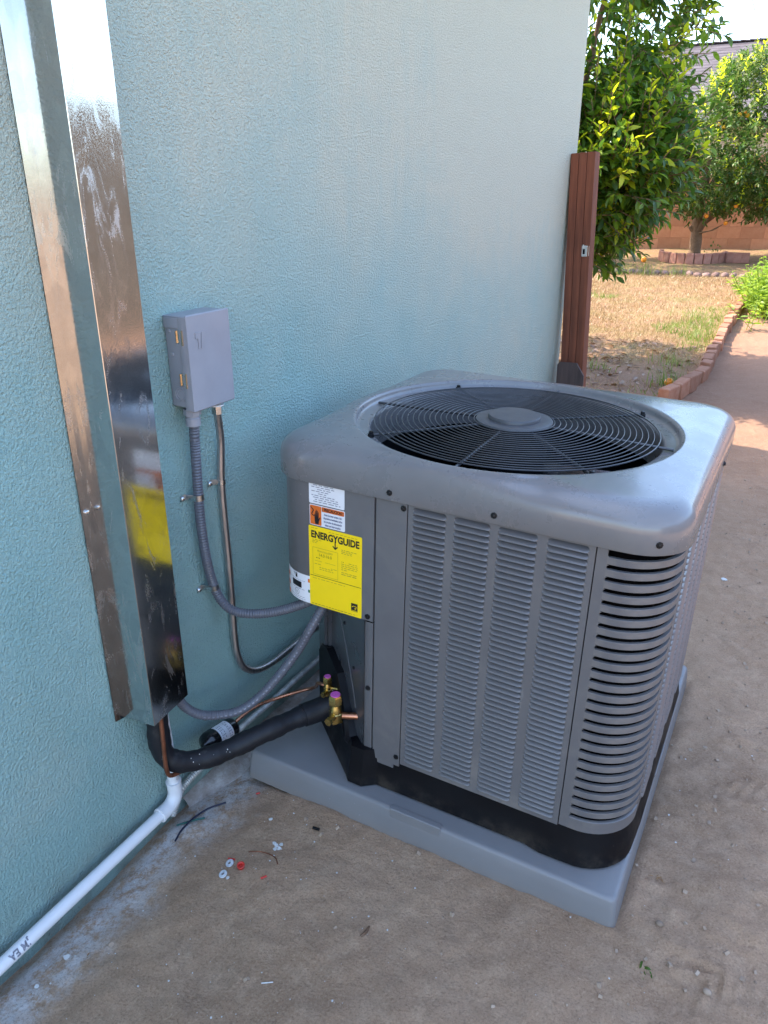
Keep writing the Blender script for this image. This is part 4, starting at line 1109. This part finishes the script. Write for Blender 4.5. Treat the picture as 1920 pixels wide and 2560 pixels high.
# ------------------------------------------------------------ neighbour's house beyond
nh = thing('neighbour_house', 'house with a mauve grey shingle roof rising beyond the garden wall', 'house')
mb = MB(); mb.box((2.0, 26.5+3.2, 1.5), (14, 6.4, 3.0)); mb.build('wall', MAT['house_cream'], nh)
mb = MB(); NS = 26; x0, x1 = -5.6, 9.4; ye, zr = 24.3, 3.05; yr, zt = 28.6, 5.42
for i in range(NS):
    a, b = i/NS, (i+1)/NS+.004
    ya, yb = ye+(yr-ye)*a, ye+(yr-ye)*b; za, zb_ = zr+(zt-zr)*a, zr+(zt-zr)*b
    mb.add([(x0, ya, za+.016), (x1, ya, za+.016), (x1, yb, zb_+.006), (x0, yb, zb_+.006), (x0, ya, za-.02), (x1, ya, za-.02)], [(0, 1, 2, 3), (4, 5, 1, 0)])
mb.add([(x0, yr, zt+.005), (x1, yr, zt+.005), (x1, 2*yr-ye, zr), (x0, 2*yr-ye, zr)], [(0, 1, 2, 3)])
mb.add([(x0, ye, zr), (x0, yr, zt), (x0, 2*yr-ye, zr)], [(0, 1, 2)]); mb.add([(x1, ye, zr), (x1, yr, zt), (x1, 2*yr-ye, zr)], [(2, 1, 0)])
rf = mb.build('roof', MAT['shingle'], nh)
mb = MB()
for k in range(60): mb.box((x0+.13+k*.25, yr, zt+.020), (.27, .26, .030), (0, R(4), 0))
o = mb.build('ridge_caps', MAT['shingle'], rf); o['kind'] = 'stuff'

# ------------------------------------------------------------ side fence across the yard (out of frame right, mirrored in the duct)
fx0 = 4.9
sf = thing('side_fence', 'brown board fence standing along the far side of the yard', 'fence', (0, 0, 0))
fm = MB().box((0, 0, 1.05), (.018, .138, 2.10), None, 0, .003).mesh('fence_board', MAT['fence_wood'])
for k in range(96):
    y = -1.2+k*.142; o = bpy.data.objects.new('fence_board', fm); o.location = (fx0+random.uniform(-.004, .004), y, gz(fx0, y)+random.uniform(-.01, .01)); link(o, sf)
for z in (.35, 1.6): MB().box((fx0+.03, 5.6, z), (.04, 13.6, .09)).build('fence_rail', MAT['fence_wood'], sf)

# ------------------------------------------------------------ foliage helpers
def leaf_proto(L=.09, Wd=.036, curl=.25, fold=.30, kind=0):
    n = 5; vs = []; fs = []
    for i in range(n):
        t = i/(n-1); w = Wd*.5*math.sin(PI*min(1, t*.94+.05))**.8*(1-.15*t); x = L*t; z = -curl*L*t*t
        if i == n-1: w = .0008
        vs += [(x, -w, z+w*fold), (x, 0, z), (x, w, z+w*fold)]
    for i in range(n-1):
        a = i*3; fs += [(a, a+3, a+4, a+1), (a+1, a+4, a+5, a+2)]
    return np.array(vs), np.array(fs)
def rot_from(d, roll):
    d = d/np.linalg.norm(d); up = np.array([0, 0, 1.0]) if abs(d[2]) < .95 else np.array([1.0, 0, 0])
    y = np.cross(up, d); y /= np.linalg.norm(y); z = np.cross(d, y)
    c, s = math.cos(roll), math.sin(roll)
    return np.stack([d, y*c+z*s, -y*s+z*c], 1)
def leaf_mass(mats_n, protos, poses, mats, name, parent, kind='stuff'):
    Vs = []; Fs = []; MI = []; nb = 0
    for (pos, Rm, s, m, k) in poses:
        v, f = protos[k]; Vs.append((v*s) @ Rm.T+pos); Fs.append(f+nb); nb += len(v); MI.append(np.full(len(f), m))
    o = link(bpy.data.objects.new(name, numpy_mesh(name, np.concatenate(Vs), np.concatenate(Fs), mats, np.concatenate(MI), True)), parent)
    if kind: o['kind'] = kind
    return o
def shell_points(ells, n, rnd, inner=.62):
    out = []
    while len(out) < n:
        c, r = ells[rnd.integers(len(ells))]
        d = rnd.normal(size=3); d /= np.linalg.norm(d); q = rnd.uniform(inner, 1.0)**.7
        p = np.array(c)+d*np.array(r)*q
        deep = max(1-np.linalg.norm((p-np.array(c2))/np.array(r2)) for c2, r2 in ells)
        if deep > .55: continue
        out.append((p, d, deep))
    return out
def shoots(ells, nshoot, nleaf, Ls, rnd, protos_n, young=.16, stem=.26, droop=.25, mset=(0, 1, 2)):
    poses = []; stems = []
    for p, d, deep in shell_points(ells, nshoot, rnd):
        ax = d*.8+np.array([0, 0, .55-droop])+rnd.normal(size=3)*.35; ax /= np.linalg.norm(ax)
        isy = rnd.random() < young and deep < .2
        if isy: ax = ax*.6+np.array([0, 0, .6]); ax /= np.linalg.norm(ax)
        L = stem*rnd.uniform(.7, 1.25)*(1.15 if isy else 1)
        a0 = rnd.uniform(0, 2*PI); e1 = np.cross(ax, [0, 0, 1.0]); e1 /= np.linalg.norm(e1)+1e-9; e2 = np.cross(ax, e1)
        stems.append((p, p+ax*L))
        nl = int(nleaf*rnd.uniform(.75, 1.25))
        for i in range(nl):
            t = (i+.5)/nl; a = a0+i*2.4; out = e1*math.cos(a)+e2*math.sin(a)
            dr = out*(1.0-.35*t)+ax*(.25+.8*t)+np.array([0, 0, -droop*rnd.uniform(.4, 1.6)])
            s = Ls*rnd.uniform(.7, 1.2)*(1-.25*t)
            m = mset[2] if isy and t > .25 else (mset[0] if rnd.random() < .58 else mset[1])
            poses.append((p+ax*L*t, rot_from(dr, rnd.normal()*.5), s, m, int(rnd.integers(protos_n))))
    return poses, stems
def trunk_mesh(segs, n=9):
    mb = MB()
    for pts, r0, r1 in segs:
        q = spline(pts, .06); m = len(q); mb.tube(q, [r0+(r1-r0)*i/(m-1)+.004*math.sin(i*1.7) for i in range(m)], n)
    return mb

# near citrus tree ---------------------------------------------------------------------
citrus = thing('citrus_tree', 'leafy citrus tree with large glossy leaves just past the corner of the teal wall', 'tree', (0, 0, 0))
ells1 = [((-.80, 6.15, 2.42), (1.06, .98, .78)), ((-.72, 6.0, 1.62), (.93, .86, .62)), ((-.74, 5.85, 1.15), (.70, .60, .34)), ((-.62, 6.2, 3.0), (.80, .8, .5)), ((-1.95, 6.3, 2.0), (1.05, 1.0, 1.15)), ((-.24, 5.75, 1.50), (.42, .5, .34))]
protos = [leaf_proto(1, .46, c, f) for c, f in ((.12, .30), (.30, .40), (.5, .22), (-.12, .5))]
r1 = np.random.default_rng(11)
poses, stems = shoots(ells1, 3400, 11, .090, r1, 4, .24, .23, .22)
camp = np.array([1.136, 0, 1.361])
def visible_rank(p):
    # how large and how unobstructed a leaf shows from the yard side: near and on the front of the crown
    d = p-camp; return np.linalg.norm(d)
mats1 = [MAT['leaf_dark'], MAT['leaf_mid'], MAT['leaf_young']]
fwn = np.array(_fw); rtn = np.array(_rt); upn = np.array(_up)
def inframe(p):
    d = p-camp; z = d @ fwn; x = 960+1923*(d @ rtn)/z; y = 1280-1923*(d @ upn)/z
    if p[0] < 0.02:   # hidden by the house wall when the sight line meets it
        t = camp[0]/(camp[0]-p[0]); yy = camp[1]+t*(p[1]-camp[1])
        if yy < 4.12: return False
    return 1400 < x < 1925 and -5 < y < 720
cand = [i for i, q in enumerate(poses) if inframe(q[0])]
cand.sort(key=lambda i: visible_rank(poses[i][0]))
pick = set(cand[:300])
pm = {}
for k, (v, f) in enumerate(protos):
    for m in range(3): pm[(k, m)] = numpy_mesh('leaf', v, f, [mats1[m]], None, True)
for i in pick:
    pos, Rm, s, m, k = poses[i]
    o = bpy.data.objects.new('leaf', pm[(k, m)]); M = np.eye(4); M[:3, :3] = Rm*s; M[:3, 3] = pos; o.matrix_world = Matrix(M.tolist()); link(o, citrus)
leaf_mass(3, protos, [q for i, q in enumerate(poses) if i not in pick], mats1, 'foliage', citrus)
mb = MB()
for a, b in stems: mb.tube([a, b], .0028, 4, False)
o = mb.build('twigs', MAT['bark'], citrus); o['kind'] = 'stuff'
z0 = gz(-.8, 6.2)
segs = [([(-.80, 6.2, z0-.05), (-.78, 6.2, .45), (-.74, 6.15, .9), (-.70, 6.1, 1.5), (-.72, 6.1, 2.4)], .085, .03)]
for k in range(9):
    a = r1.uniform(0, 2*PI); zt_ = r1.uniform(1.1, 2.9); rr = r1.uniform(.4, .8)
    segs.append(([(-.75, 6.15, .55+.12*k), (-.75+.5*rr*math.cos(a), 6.15+.5*rr*math.sin(a), .75+.5*(zt_-.5)), (-.75+rr*math.cos(a), 6.1+rr*math.sin(a), zt_)], .035, .008))
trunk_mesh(segs).build('trunk', MAT['bark'], citrus, 60)

# orange tree at the back ---------------------------------------------------------------
TX, TY = -.74, 14.62; TZ = gz(TX, TY)
ot = thing('orange_tree', 'round orange tree with fruit standing in a brick ring before the block wall', 'tree', (0, 0, 0))
ells2 = [((-.18, 14.5, 2.05), (1.30, 1.15, .95)), ((.28, 14.4, 1.65), (1.1, 1.0, .75)), ((-.66, 14.2, 1.65), (.80, .85, .70)), ((-.02, 14.5, 2.74), (.80, .8, .50)), ((.8, 14.2, 1.40), (.8, .8, .50))]
protos2 = [leaf_proto(1, .46, c, f) for c, f in ((.15, .35), (.4, .3), (-.1, .5))]
r2 = np.random.default_rng(5)
poses, stems = shoots(ells2, 3600, 10, .082, r2, 3, .20, .20, .15, (0, 1, 2))
leaf_mass(3, protos2, poses, [MAT['leaf_dark'], MAT['leaf_olive'], MAT['leaf_young']], 'foliage', ot)
segs = [([(TX, TY, TZ-.05), (TX-.01, TY, TZ+.3), (TX-.03, TY, TZ+.62), (TX-.02, TY, TZ+1.0), (TX+.05, TY, TZ+1.6)], .105, .05),
        ([(TX-.01, TY-.02, TZ+.42), (TX+.13, TY-.05, TZ+.62), (TX+.35, TY-.05, TZ+.76), (TX+.75, TY, TZ+.95), (TX+1.1, TY, TZ+1.4)], .06, .025),
        ([(TX+.02, TY-.08, TZ+.40), (TX+.25, TY-.15, TZ+.46), (TX+.5, TY-.2, TZ+.62)], .014, .007),
        ([(TX-.05, TY-.02, TZ+.42), (TX-.13, TY-.05, TZ+.50)], .045, .032), ([(TX-.03, TY, TZ+.8), (TX-.3, TY-.1, TZ+1.2), (TX-.5, TY-.1, TZ+1.6)], .04, .02), ([(TX, TY, TZ+.95), (TX+.3, TY, TZ+1.5), (TX+.5, TY, TZ+2.0)], .05, .02)]
trunk_mesh(segs, 12).build('trunk', MAT['bark'], ot, 60)
fm_o = MB().lathe([(.004, -.038), (.02, -.034), (.034, -.02), (.040, 0), (.034, .02), (.02, .034), (.004, .038)], Matrix(), 14).mesh('orange', MAT['yellow_fruit'], 80)
fm_o2 = fm_o.copy(); fm_o2.materials.clear(); fm_o2.materials.append(MAT['orange_fruit'])
def unproj(px, py, depth):
    d = fwn*1923+rtn*(px-960)+upn*(1280-py); d = d/(d @ fwn); return camp+d*depth
for px, py, dep, m in ((1849, 287, 11.55, 0), (1862, 281, 11.6, 1), (1869, 289, 11.55, 0), (1886, 286, 11.6, 0), (1796, 311, 11.6, 0), (1809, 318, 11.6, 0), (1766, 540, 12.1, 1), (1814, 558, 12.2, 1), (1745, 335, 11.8, 0), (1840, 515, 11.9, 1), (1912, 500, 11.9, 1)):
    p = unproj(px, py, dep); o = bpy.data.objects.new('orange', fm_o2 if m else fm_o); o.location = p; o.rotation_euler = (px, py, 0); o.scale = (.86,)*3; link(o, ot)
# second citrus further back, mostly behind the near tree and the wall corner
ct = thing('citrus_tree', 'citrus tree at the back left, nearly hidden behind the near citrus tree', 'tree', (0, 0, 0))
r9 = np.random.default_rng(21)
poses, stems = shoots([((-2.5, 13.2, 2.0), (1.25, 1.1, 1.1)), ((-2.3, 13.0, 1.4), (1.1, 1.0, .7))], 1100, 9, .085, r9, 3, .2, .22, .2)
leaf_mass(3, protos2, poses, [MAT['leaf_dark'], MAT['leaf_mid'], MAT['leaf_young']], 'foliage', ct)
trunk_mesh([([(-2.5, 13.3, .18), (-2.48, 13.3, .8), (-2.5, 13.25, 1.8)], .09, .04)]).build('trunk', MAT['bark'], ct, 60)
# ring of bricks round the trunk
ring = thing('tree_ring', 'half ring of scalloped pink bricks around the foot of the orange tree', 'edging')
rm = MB().box((0, 0, 0), (.125, .065, .17), None, 0, .012).mesh('brick', MAT['brick_pink'])
for k, a in enumerate(range(-176, 14, 15)):
    c, s = math.cos(R(a)), math.sin(R(a)); x, y = TX+.02+.50*c, TY-.35+.62*s*.9
    o = bpy.data.objects.new('brick', rm); o.location = (x, y, gz(x, y)+.075); o.rotation_euler = (random.uniform(-.08, .08), random.uniform(-.06, .06), R(a)+PI/2+random.uniform(-.06, .06)); link(o, ring)
for k in range(3):
    x = TX+.72+.012*k; o = bpy.data.objects.new('brick', rm); o.location = (TX+.62+.11*k, TY-.50, gz(TX+.7, TY-.5)+.08); o.rotation_euler = (0, 0, .05); link(o, ring)
wp = thing('ring_weed', 'small dark weed growing inside the brick ring', 'plant')
r3 = np.random.default_rng(2); pw = []
for k in range(70):
    p = np.array([TX+.33+r3.normal()*.07, TY-.3+r3.normal()*.06, TZ+abs(r3.normal())*.13]); pw.append((p, rot_from(r3.normal(size=3), 0), .045, 0, int(r3.integers(3))))
leaf_mass(1, protos2, pw, [MAT['leaf_dark']], 'leaves', wp)
# low line of stones in front of the tree bed
sr = thing('stone_border', 'low line of rounded pinkish stones between the lawn and the tree bed', 'edging')
for k in range(26):
    x = -2.6+k*.118; y = 12.35+.05*math.sin(k*.9); 
    sm = MB().lathe([(.01, -.05), (.055, -.03), (.066, 0), (.052, .035), (.02, .052)], Matrix.Diagonal((1, random.uniform(.7, 1), random.uniform(.7, 1.05), 1)), 9).mesh('stone', MAT['stone'], 60) if k < 5 else None
    if k < 5: (sr.__setitem__('n', 0) if False else None)
    if k < 5: globals().setdefault('_stones', []).append(sm)
    o = bpy.data.objects.new('stone', _stones[k % 5]); o.location = (x, y+random.uniform(-.03, .03), gz(x, y)+.012); o.rotation_euler = (0, 0, random.uniform(0, 6)); link(o, sr)

# herb bush at the right of the path
hb = thing('herb_bush', 'bright green leafy herb bush spilling over the path at the right', 'bush')
r4 = np.random.default_rng(8); ph = []; stm = MB()
pro3 = [leaf_proto(1, .50, .2, .3), leaf_proto(1, .42, .45, .4)]
for k in range(620):
    bx_, by_ = .86+r4.normal()*.26, 10.0+r4.normal()*.55
    if bx_ < .58-max(0, by_-9.5)*.22: bx_ = .60-max(0, by_-9.5)*.22+abs(r4.normal())*.1
    hgt = r4.uniform(.22, .56)*math.exp(-((bx_-.95)/.75)**2); z_ = gz(bx_, by_)
    top_ = np.array([bx_+r4.normal()*.10, by_+r4.normal()*.12, z_+hgt]); b_ = np.array([bx_, by_, z_])
    stm.tube([b_, top_], .003, 4, False)
    for i in range(11):
        t = .25+.75*i/10; a = i*2.0
        dr = np.array([math.cos(a), math.sin(a), .35*r4.uniform(.2, 1.6)]); ph.append((b_+(top_-b_)*t, rot_from(dr, r4.normal()*.4), .078*r4.uniform(.7, 1.2)*(1.1-.4*t), 0 if r4.random() < .75 else 1, int(r4.integers(2))))
leaf_mass(2, pro3, ph, [MAT['herb'], MAT['leaf_mid']], 'foliage', hb)
o = stm.build('stems', MAT['herb'], hb); o['kind'] = 'stuff'

# dry lawn: many short blades, one mass
r5 = np.random.default_rng(3); N = 60000
x = r5.uniform(-3.6, .42, N); y = 5.6+(12.3-5.6)*r5.random(N)**.85
den = fbm(x*1.1, y*1.1, 40)+.18*np.clip((y-7.2)/.8, -1, 1)
keep = (r5.random(N) < np.clip(.55+den*1.1, .04, 1)); x, y, den = x[keep], y[keep], den[keep]
grn = (fbm(x*.9+5, y*.9, 60)+.30*np.exp(-((x-.30)/.22)**2) > .24)
z = ground_z(x, y); n = len(x)
h = r5.uniform(.018, .05, n)*np.where(grn, 1.35, 1); a = r5.uniform(0, 2*PI, n); w = r5.uniform(.0022, .0045, n); ln = r5.normal(size=(n, 2))*.6
Vt = np.empty((n, 3, 3))
Vt[:, 0] = np.stack([x-np.cos(a)*w, y-np.sin(a)*w, z-.003], 1); Vt[:, 1] = np.stack([x+np.cos(a)*w, y+np.sin(a)*w, z-.003], 1)
Vt[:, 2] = np.stack([x+ln[:, 0]*h, y+ln[:, 1]*h, z+h], 1)
o = link(bpy.data.objects.new('dry_grass', numpy_mesh('dry_grass', Vt.reshape(-1, 3), np.arange(n*3).reshape(-1, 3), [MAT['grass_dry'], MAT['grass_green']], grn.astype(int))))
tag(o, 'short dry straw coloured lawn grass with a few green patches', 'grass', None, 'stuff')
def tuft(name, label_, cx, cy, n, h, spread, mat, group):
    r = np.random.default_rng(int(abs(cx*971+cy*131))+3); Vs = []; Fs = []
    for k in range(n):
        bx_, by_ = cx+r.normal()*spread*.35, cy+r.normal()*spread*.35; z_ = gz(bx_, by_)-.004; a_ = r.uniform(0, 2*PI); d_ = np.array([math.cos(a_), math.sin(a_)]); L = h*r.uniform(.5, 1.15); lean = r.uniform(.15, .9); w_ = .0035*r.uniform(.7, 1.3)
        pr = np.array([-d_[1], d_[0]])*w_
        b0 = len(Vs)
        for t in (0, .4, .75, 1):
            c = np.array([bx_, by_])+d_*L*lean*t*t; zz = z_+L*(t-.35*lean*t*t); q = pr*(1-t*.92)
            Vs += [(c[0]-q[0], c[1]-q[1], zz), (c[0]+q[0], c[1]+q[1], zz)]
        Fs += [(b0+2*i, b0+2*i+1, b0+2*i+3, b0+2*i+2) for i in range(3)]
    o = link(bpy.data.objects.new(name, numpy_mesh(name, np.array(Vs), np.array(Fs), [mat], None, True)))
    return tag(o, label_, 'grass', group)
GRP = 'grass tufts on the lawn'
for (cx, cy, n, h, sp, lb) in ((.30, 6.03, 60, .20, .16, 'long grass tuft around the fallen orange near the first edging bricks'), (.22, 6.75, 50, .15, .22, 'sprawling grass tuft in the shade beside the edging'),
        (-.30, 6.35, 35, .12, .18, 'thin grass tuft on bare earth just right of the redwood boards'), (.30, 7.9, 70, .13, .26, 'green tuft at the sunny bend of the edging'),
        (.18, 8.9, 80, .14, .35, 'pale green tuft halfway along the edging'), (-1.38, 12.1, 60, .26, .22, 'tall grass tuft below the near citrus tree at the stone border'), (-1.05, 12.2, 60, .26, .22, 'tall grass tuft in front of the fallen orange at the stone border'), (-.62, 12.25, 60, .20, .26, 'grass tuft at the stone border before the brick ring')):
    tuft('grass_tuft', lb, cx, cy, n, h, sp, MAT['grass_green'], GRP)
# dead leaves on the shaded earth
lm_ = numpy_mesh('dead_leaf', protos[2][0]*np.array([1, 1, .8])*.085, protos[2][1], [MAT['leaf_brown']], None, True)
r6 = np.random.default_rng(4)
Vs = []; poses = []
for k in range(420):
    x_, y_ = r6.uniform(-1.2, .38), r6.uniform(5.0, 7.6); poses.append((np.array([x_, y_, gz(x_, y_)+.012]), rot_from(np.array([r6.normal(), r6.normal(), r6.normal()*.12]), r6.normal()*.5), .075*r6.uniform(.5, 1.1), 0, int(r6.integers(4))))
o = leaf_mass(1, protos, poses, [MAT['leaf_brown']], 'dead_leaves', None); tag(o, 'brown fallen leaves littering the shaded earth', 'leaves')
# fallen fruit
o = bpy.data.objects.new('fallen_orange', fm_o2); p = unproj(1612, 650, 1); 
o.location = (-1.40, 13.75, gz(-1.40, 13.75)+.04); o.scale = (1.15,)*3; link(o); tag(o, 'orange lying on the earth left of the orange tree', 'orange')
o = MB().lathe([(.004, -.030), (.02, -.026), (.030, -.012), (.034, .004), (.029, .018), (.018, .026), (.010, .020)], Matrix.Rotation(.7, 4, 'X'), 12).build('withered_orange', MAT['orange_fruit'], None, 50)
o.location = (.325, 5.98, gz(.325, 5.98)+.035); tag(o, 'small shrivelled orange in the grass tuft near the first edging brick', 'orange')

# overhead wire
w0, w1 = Vector(unproj(1868, -60, 13.5)), Vector(unproj(1935, 245, 17))
d_ = (w1-w0)
o = MB().tube([w0-d_*1.0, w0, w0+d_*.5, w1, w1+d_*.6], .0065, 6).build('overhead_wire', MAT['cable_dark'], None, 60); tag(o, 'thin dark wire crossing the sky at the upper right', 'wire')

# ------------------------------------------------------------ litter on the near ground
def lay(pts, r, dz=0): return [(x, y, gz(x, y)+r*.9+dz) for x, y in pts]
def litter(name, label_, cat, mb, mat, smooth=60, group=None):
    return tag(mb.build(name, MAT[mat], None, smooth), label_, cat, group)
WG = 'offcuts of wire on the dirt'
litter('wire_offcut', 'dark blue wire offcut curving over the dust near the drain elbow', 'wire', MB().tube(spline(lay([(.108, 1.097), (.079, 1.064), (.069, 1.02), (.071, .979), (.078, .951)], .0022, .004), .006), .0022, 8), 'wire_navy', 60, WG)
litter('wire_offcut', 'green wire offcut lying under the dark blue one', 'wire', MB().tube(spline(lay([(.092, 1.038), (.071, 1.018), (.040, .996)], .0022, .001), .006), .0022, 8), 'wire_green', 60, WG)
litter('wire_offcut', 'bent bare copper wire on the dirt left of the pad', 'wire', MB().tube(spline(lay([(.26, .991), (.283, 1.001), (.307, 1.004), (.327, 1.0), (.341, .988)], .0013), .005), .0013, 6), 'copper_dull', 60, WG)
def cap(x, y, r, mat, name, label_, cat, tilt=.2):
    M = Matrix.Translation((x, y, gz(x, y)+.002)) @ Euler((tilt, tilt*.6, 0)).to_matrix().to_4x4()
    mb = MB(); mb.lathe([(r*.75, 0), (r*.95, .002), (r, .008), (r*.80, .0085), (r*.55, .0075), (r*.42, .002)], M, 20)
    return litter(name, label_, cat, mb, mat, 40)
cap(.273, .947, .0085, 'red_plastic', 'red_cap', 'small round red plastic cap on the dirt', 'cap')
for x, y, lb in ((.243, .946, 'translucent washer beside the red cap, the farther of two'), (.251, .914, 'translucent washer with a white crumb beside it, the nearer of two')):
    M = Matrix.Translation((x, y, gz(x, y)+.003)) @ Euler((.25, -.2, 0)).to_matrix().to_4x4()
    litter('washer', lb, 'washer', MB().lathe([(.0035, 0), (.0088, 0), (.0094, .0016), (.0088, .0032), (.0035, .0036), (.0035, 0)], M, 22, 0, False, False), 'clear_plastic', 40, 'translucent washers on the dirt')
RG = 'short bits of red tube'
for (x, y, a, L, lb) in ((.239, .957, .3, .016, 'short red tube bit touching the farther washer'), (.336, .944, 1.0, .013, 'short red tube bit lying alone nearest the camera'), (.162, 1.154, .9, .009, 'tiny red tube bit near the corner of the pad')):
    d = Vector((math.cos(a), math.sin(a), 0))*L/2; c = Vector((x, y, gz(x, y)+.0035))
    litter('tube_bit', lb, 'tube', MB().tube([c-d, c+d], .0022, 8), 'red_plastic', 60, RG)
c = Vector((.36, 1.115, gz(.36, 1.115)+.004)); litter('tube_stub', 'small black tube stub on the dirt below the pad edge', 'tube', MB().tube([c-Vector((.008, .004, 0)), c+Vector((.008, -.002, 0))], .0032, 10), 'black_plastic')
def chip(mb, x, y, s, r):
    k = r.randrange(5, 8); a0 = r.random()*6; zc = gz(x, y)+.0015
    pts = [(x+s*r.uniform(.55, 1)*math.cos(a0+2*PI*i/k), y+s*r.uniform(.55, 1)*math.sin(a0+2*PI*i/k)) for i in range(k)]
    t1, t2 = r.uniform(-.25, .25), r.uniform(-.25, .25)
    zz = [zc+max(0, (p[0]-x)*t1+(p[1]-y)*t2)+s*.12 for p in pts]
    mb.add([(p[0], p[1], z_) for p, z_ in zip(pts, zz)]+[(p[0], p[1], z_-s*.22) for p, z_ in zip(pts, zz)], [tuple(range(k))]+[(i, k+i, k+(i+1) % k, (i+1) % k) for i in range(k)])
rr = random.Random(5)
mb = MB()
for dx, dy in ((0, 0), (.008, .006), (-.008, .004), (.003, -.009), (.010, -.004)): chip(mb, .306+dx, 1.032+dy, .0062, rr)
litter('paint_chips', 'cluster of white paint chips on the dirt left of the pad', 'paint chips', mb, 'chip_white', None)
for x, y, s, lb in ((.265, .911, .005, 'white crumb touching the nearer washer'), (.088, .632, .008, 'white plaster chip near the wall below the drain pipe'), (.088, .562, .006, 'white plaster chip nearest the lower left corner'), (.248, 1.091, .006, 'pale chip between the wires and the pad'), (1.042, 2.882, .014, 'white scrap of paper on the path right of the air conditioner')):
    mb = MB(); chip(mb, x, y, s, rr); litter('chip', lb, 'chip', mb, 'chip_white', None, 'loose white chips')
c = Vector((.481, .759, gz(.481, .759)+.002)); litter('splinter', 'thin white splinter lying near the bottom of the view', 'splinter', MB().tube([c-Vector((.009, .006, 0)), c+Vector((.009, .006, 0))], .0012, 5), 'chip_white')
c = Vector((.589, .938, gz(.589, .938)+.003)); litter('twig', 'short dark twig on the dirt in front of the pad', 'twig', MB().tube([c-Vector((.003, .014, 0)), c+Vector((.002, 0, .001)), c+Vector((.001, .014, 0))], [.0025, .0034, .002], 7), 'bark')
def tiny_leaves(name, label_, cat, cx, cy, n, sp, mat):
    r = np.random.default_rng(int(cx*1000)); ps = []
    for k in range(n): x_, y_ = cx+r.normal()*sp, cy+r.normal()*sp; ps.append((np.array([x_, y_, gz(x_, y_)+.004]), rot_from(np.array([r.normal(), r.normal(), .3]), r.normal()), .013*r.uniform(.5, 1.1), 0, int(r.integers(4))))
    o = leaf_mass(1, protos, ps, [MAT[mat]], name, None, None); return tag(o, label_, cat)
tiny_leaves('weed_sprout', 'tiny green weed sprout in the dirt right of the pad corner', 'weed', 1.098, 1.118, 9, .010, 'leaf_dark')
tiny_leaves('dry_sprig', 'crumpled dark dry sprig on the dirt beside the pad', 'sprig', 1.068, 1.341, 7, .012, 'leaf_brown')
tiny_leaves('curled_leaf', 'small dark curled leaf near the wall foot', 'leaf', .139, .654, 2, .004, 'leaf_brown')
# stones worth telling apart
for x, y, s, lb in ((1.10, 1.229, .009, 'pale pebble by itself right of the pad corner'), (1.203, 1.128, .009, 'pale pebble near the right edge of the view at the bottom')):
    M = Matrix.Translation((x, y, gz(x, y)+s*.3)) @ Matrix.Diagonal((1, .75, .6, 1)); litter('pebble', lb, 'pebble', MB().lathe([(s*.2, -s), (s*.8, -s*.6), (s, 0), (s*.75, s*.6), (s*.2, s)], M, 9), 'pebble', 60, 'larger pale pebbles')
# flecks and grit: uncountable
mb = MB(); r7 = random.Random(9)
for k in range(520):
    x = r7.betavariate(1.2, 2.2)*1.35+.02; y = r7.uniform(.40, 2.0)
    if PX0+UO.x-.01 < x < PX1+UO.x+.01 and PY0+UO.y-.01 < y: continue
    chip(mb, x, y, r7.choice((.0008, .0010, .0013, .0017, .0026)), r7)
o = litter('plaster_flecks', 'tiny white plaster flecks scattered over the dirt', 'flecks', mb, 'chip_white', None); o['kind'] = 'stuff'
mb = MB()
for k in range(1000):
    x = 1.02+r7.betavariate(1, 1.6)*1.2 if k % 3 else r7.uniform(.05, 1.4); y = r7.uniform(.42, 4.6)
    if PX0+UO.x-.01 < x < PX1+UO.x+.012 and PY0+UO.y-.01 < y < PY1+UO.y+.01: continue
    if x < .12: continue
    s = r7.choice((.0012, .0016, .002, .0026, .0035, .0048)); mb.box((x, y, gz(x, y)+s*.3), (s*2, s*1.5, s*1.2), (r7.random(), r7.random(), r7.random()*6), 0, 0)
o = litter('grit', 'loose grit and tiny stones over the dirt', 'grit', mb, 'pebble', None); o['kind'] = 'stuff'
